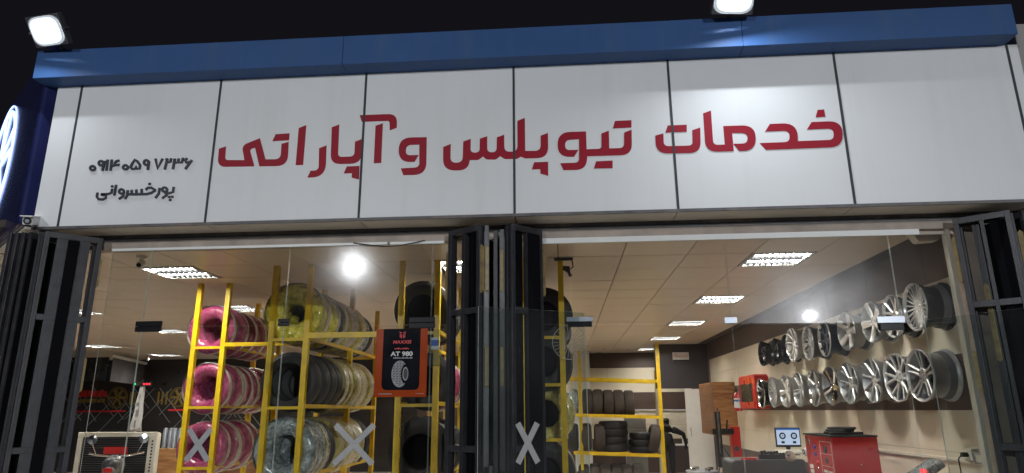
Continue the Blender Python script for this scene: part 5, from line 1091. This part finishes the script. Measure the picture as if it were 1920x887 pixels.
# emblems and lattice on the dark back wall
WY = 18.69
def emblem(x, z, r, label, mirror):
    t = thing('wall_emblem', label, 'emblem', (x, WY, z))
    f = lambda u, v, d: (x+u, WY+d, z+v)
    MB().lathe([(r*.93, -.02), (r, -.02), (r, -.004)], (x, WY, z), 'Y', 36).build('ring', M['gold'], t); MB().lathe([(r*.80, -.02), (r*.84, -.02), (r*.84, -.004)], (x, WY, z), 'Y', 36).build('ring', M['gold'], t)
    for k in range(6):
        a = k*math.pi/3; MB().obox((x+r*.45*math.cos(a), WY-.012, z+r*.45*math.sin(a)), (math.cos(a), 0, math.sin(a)), (0,1,0), (-math.sin(a), 0, math.cos(a)), r*.38, .006, r*.11).build('spoke', M['gold'], t)
    s_ = -1 if mirror else 1
    xx = x + s_*(r+.06)
    for k in range(6):
        w_ = random.uniform(.09, .15); a, b = sorted((xx, xx + s_*w_)); MB().box(a, b, WY-.02, WY-.004, z+.03, z+.03+random.uniform(.12, .19)).build('red_letter', M['red_print'], t); MB().box(a, b-.01, WY-.02, WY-.004, z-.13, z-.13+random.uniform(.09, .13)).build('gold_letter', M['gold'], t); xx += s_*(w_+.025)
    a, b = sorted((x - s_*r, x + s_*(r+.95))); MB().box(a, b, WY-.02, WY-.004, z-r-.10, z-r-.05).build('red_line', M['red_print'], t)
    for k in range(3): MB().box(x - s_*(r+.10+.12*k)-.025, x - s_*(r+.10+.12*k)+.025, WY-.02, WY-.004, z-.2, z+.16).build('gold_bar', M['gold'], t)
emblem(-12.85, 2.03, .30, 'gold wheel emblem with red letters on the dark wall, left one', True)
emblem(-11.0, 2.03, .28, 'gold wheel emblem on the dark wall partly behind the pink rack', False)
lt = thing('wall_lattice', 'thin silvery diamond lattice strips on the dark back wall', 'lattice', (-11.5, WY, 1.6))
for k in range(14):
    x = -14.2 + .42*k + random.uniform(-.06, .06)
    for s_ in (-1, 1):
        l_ = random.uniform(.5, .95); zc = 1.75 + random.uniform(-.35, .35); MB().bar((x - s_*l_*.5, WY-.006, zc-l_*.55), (x + s_*l_*.5, WY-.006-(.004 if s_ > 0 else 0), zc+l_*.55), .014, .004, (0,1,0)).build('strip', M['patch_light'], lt)
# roller blind and dark cabinet at the left
t = thing('roller_blind', 'dark roller blind with a white head rail at the back left', 'blind', (-11.6, 17.2, 2.4))
MB().bar((-11.25, 16.0, 2.985), (-12.05, 18.55, 2.985), .07, .07).build('head_rail', M['white'], t)
MB().bar((-11.27, 16.0, 2.66), (-12.07, 18.55, 2.66), .012, .58).build('fabric', mat('charcoal fabric', (.075, .068, .072), .8), t)
t = thing('wall_screen', 'dark glass panel hanging left of the roller blind', 'panel', (-12.2, 16.0, 2.6))
MB().box(-12.6, -11.36, 15.95, 15.99, 2.38, 2.96).build('glass_face', M['wheel_black'], t, bevel=.006)
# flag, device with lights, wrapped stack
t = thing('hanging_flag', 'white cloth with dark print hanging before the dark lattice wall', 'flag', (-10.42, 16.0, 1.2))
vs = []; fs = []; nx, nz = 9, 14
for j in range(nz):
    w_ = .10 + .24*(j/(nz-1))**.8
    for i in range(nx):
        u = i/(nx-1); vs.append((-10.42 + (u-.5)*w_ + .01*math.sin(j), 16.0 + .035*math.sin(u*14 + j*.3), 2.27 - 1.1*j/(nz-1)))
for j in range(nz-1):
    for i in range(nx-1): fs.append((j*nx+i, j*nx+i+1, (j+1)*nx+i+1, (j+1)*nx+i))
cl_ = MB().add(vs, fs); 
for q, f_ in enumerate(fs):
    if (q % 8) in (2, 3) and 4 < q // 8 < 12 and (q // 8) % 3: cl_.m[q] = 1
fo = cl_.build('cloth', [M['flagcloth'], M['grey_print']], t, smooth=True); fo.modifiers.new('thickness', 'SOLIDIFY').thickness = .004
MB().tube([(-10.43, 16.02, .006), (-10.43, 16.02, 2.42)], .012, 8).build('pole', M['chrome'], t)
t = thing('led_device', 'small black device with red and green lights above the flag', 'device', (-10.3, 15.9, 2.3))
MB().box(-10.62, -10.12, 15.92, 15.96, 2.24, 2.34).build('case', M['black'], t)
for x, c_, nm in ((-10.55, 'g', 'green_light'), (-10.32, 'r', 'red_light'), (-10.25, 'r', 'red_light'), (-10.18, 'r', 'red_light')):
    MB().lathe([(0, -.008), (.02, -.006), (.024, 0)], (x, 15.919, 2.29), 'Y', 10).build(nm, emit('green led', (.05, 1, .25), 2.0) if c_ == 'g' else emit('red led', (1, .03, .05), 2.0), t)
t = thing('wrapped_stack', 'shiny plastic wrapped goods stacked on a brown carton beside the air cooler', 'goods', (-7.05, 12.0, 0))
MB().box(-7.3, -6.75, 11.9, 12.4, .006, .98).build('carton', M['wood'], t, bevel=.01)
for k in range(6): MB().lathe([(0, .985), (.04, .985), (.045, 1.1), (.045, 1.28), (.03, 1.33), (0, 1.335)], (-7.24+.09*k, 12.0+.02*(k%2), 0), 'Z', 12).build('wrapped_roll', M['patch_light'], t, smooth=40)
t = thing('display_counter', 'low brown counter behind the pink rack', 'counter', (-6, 14, 0))
MB().box(-8.0, -4.6, 14.0, 14.6, .006, 1.0).build('body', M['wood_dark'], t); MB().box(-8.05, -4.55, 13.95, 14.65, 1.001, 1.04).build('top', M['wood'], t, bevel=.005)
t = thing('red_toolbox', 'red plastic crate on the brown counter behind the pink rack', 'crate', (-6.4, 14.2, 1.04))
MB().box(-6.6, -6.2, 14.1, 14.4, 1.041, 1.22).build('bin', M['red'], t, bevel=.01)
MB().box(-6.62, -6.18, 14.08, 14.42, 1.2205, 1.245).build('lid', M['black'], t, bevel=.005)

t = thing('spoked_disc', 'thin silvery spoked disc hanging on the rack right of the centre gate', 'wheel cover', (.07, 6.5, 2.24))  # wire disc and hook added to stand in for a mirrored wheel
mb = MB()
for k in range(26):
    a = 2*math.pi*k/26; mb.bar((.07+.03*math.cos(a), 6.5, 2.24+.03*math.sin(a)), (.07+.165*math.cos(a), 6.5, 2.24+.165*math.sin(a)), .004, .003, (0,1,0))
mb.build('wire_spokes', M['alloy_bright'], t)['kind'] = 'stuff'
MB().lathe([(.163, -.003), (.168, 0), (.163, .003)], (.07, 6.5, 2.24), 'Y', 40).build('rim_ring', M['alloy'], t)
MB().tube([(.07, 6.5, 2.40), (.03, 6.56, 2.45)], .003, 5).build('hook', M['black'], t)
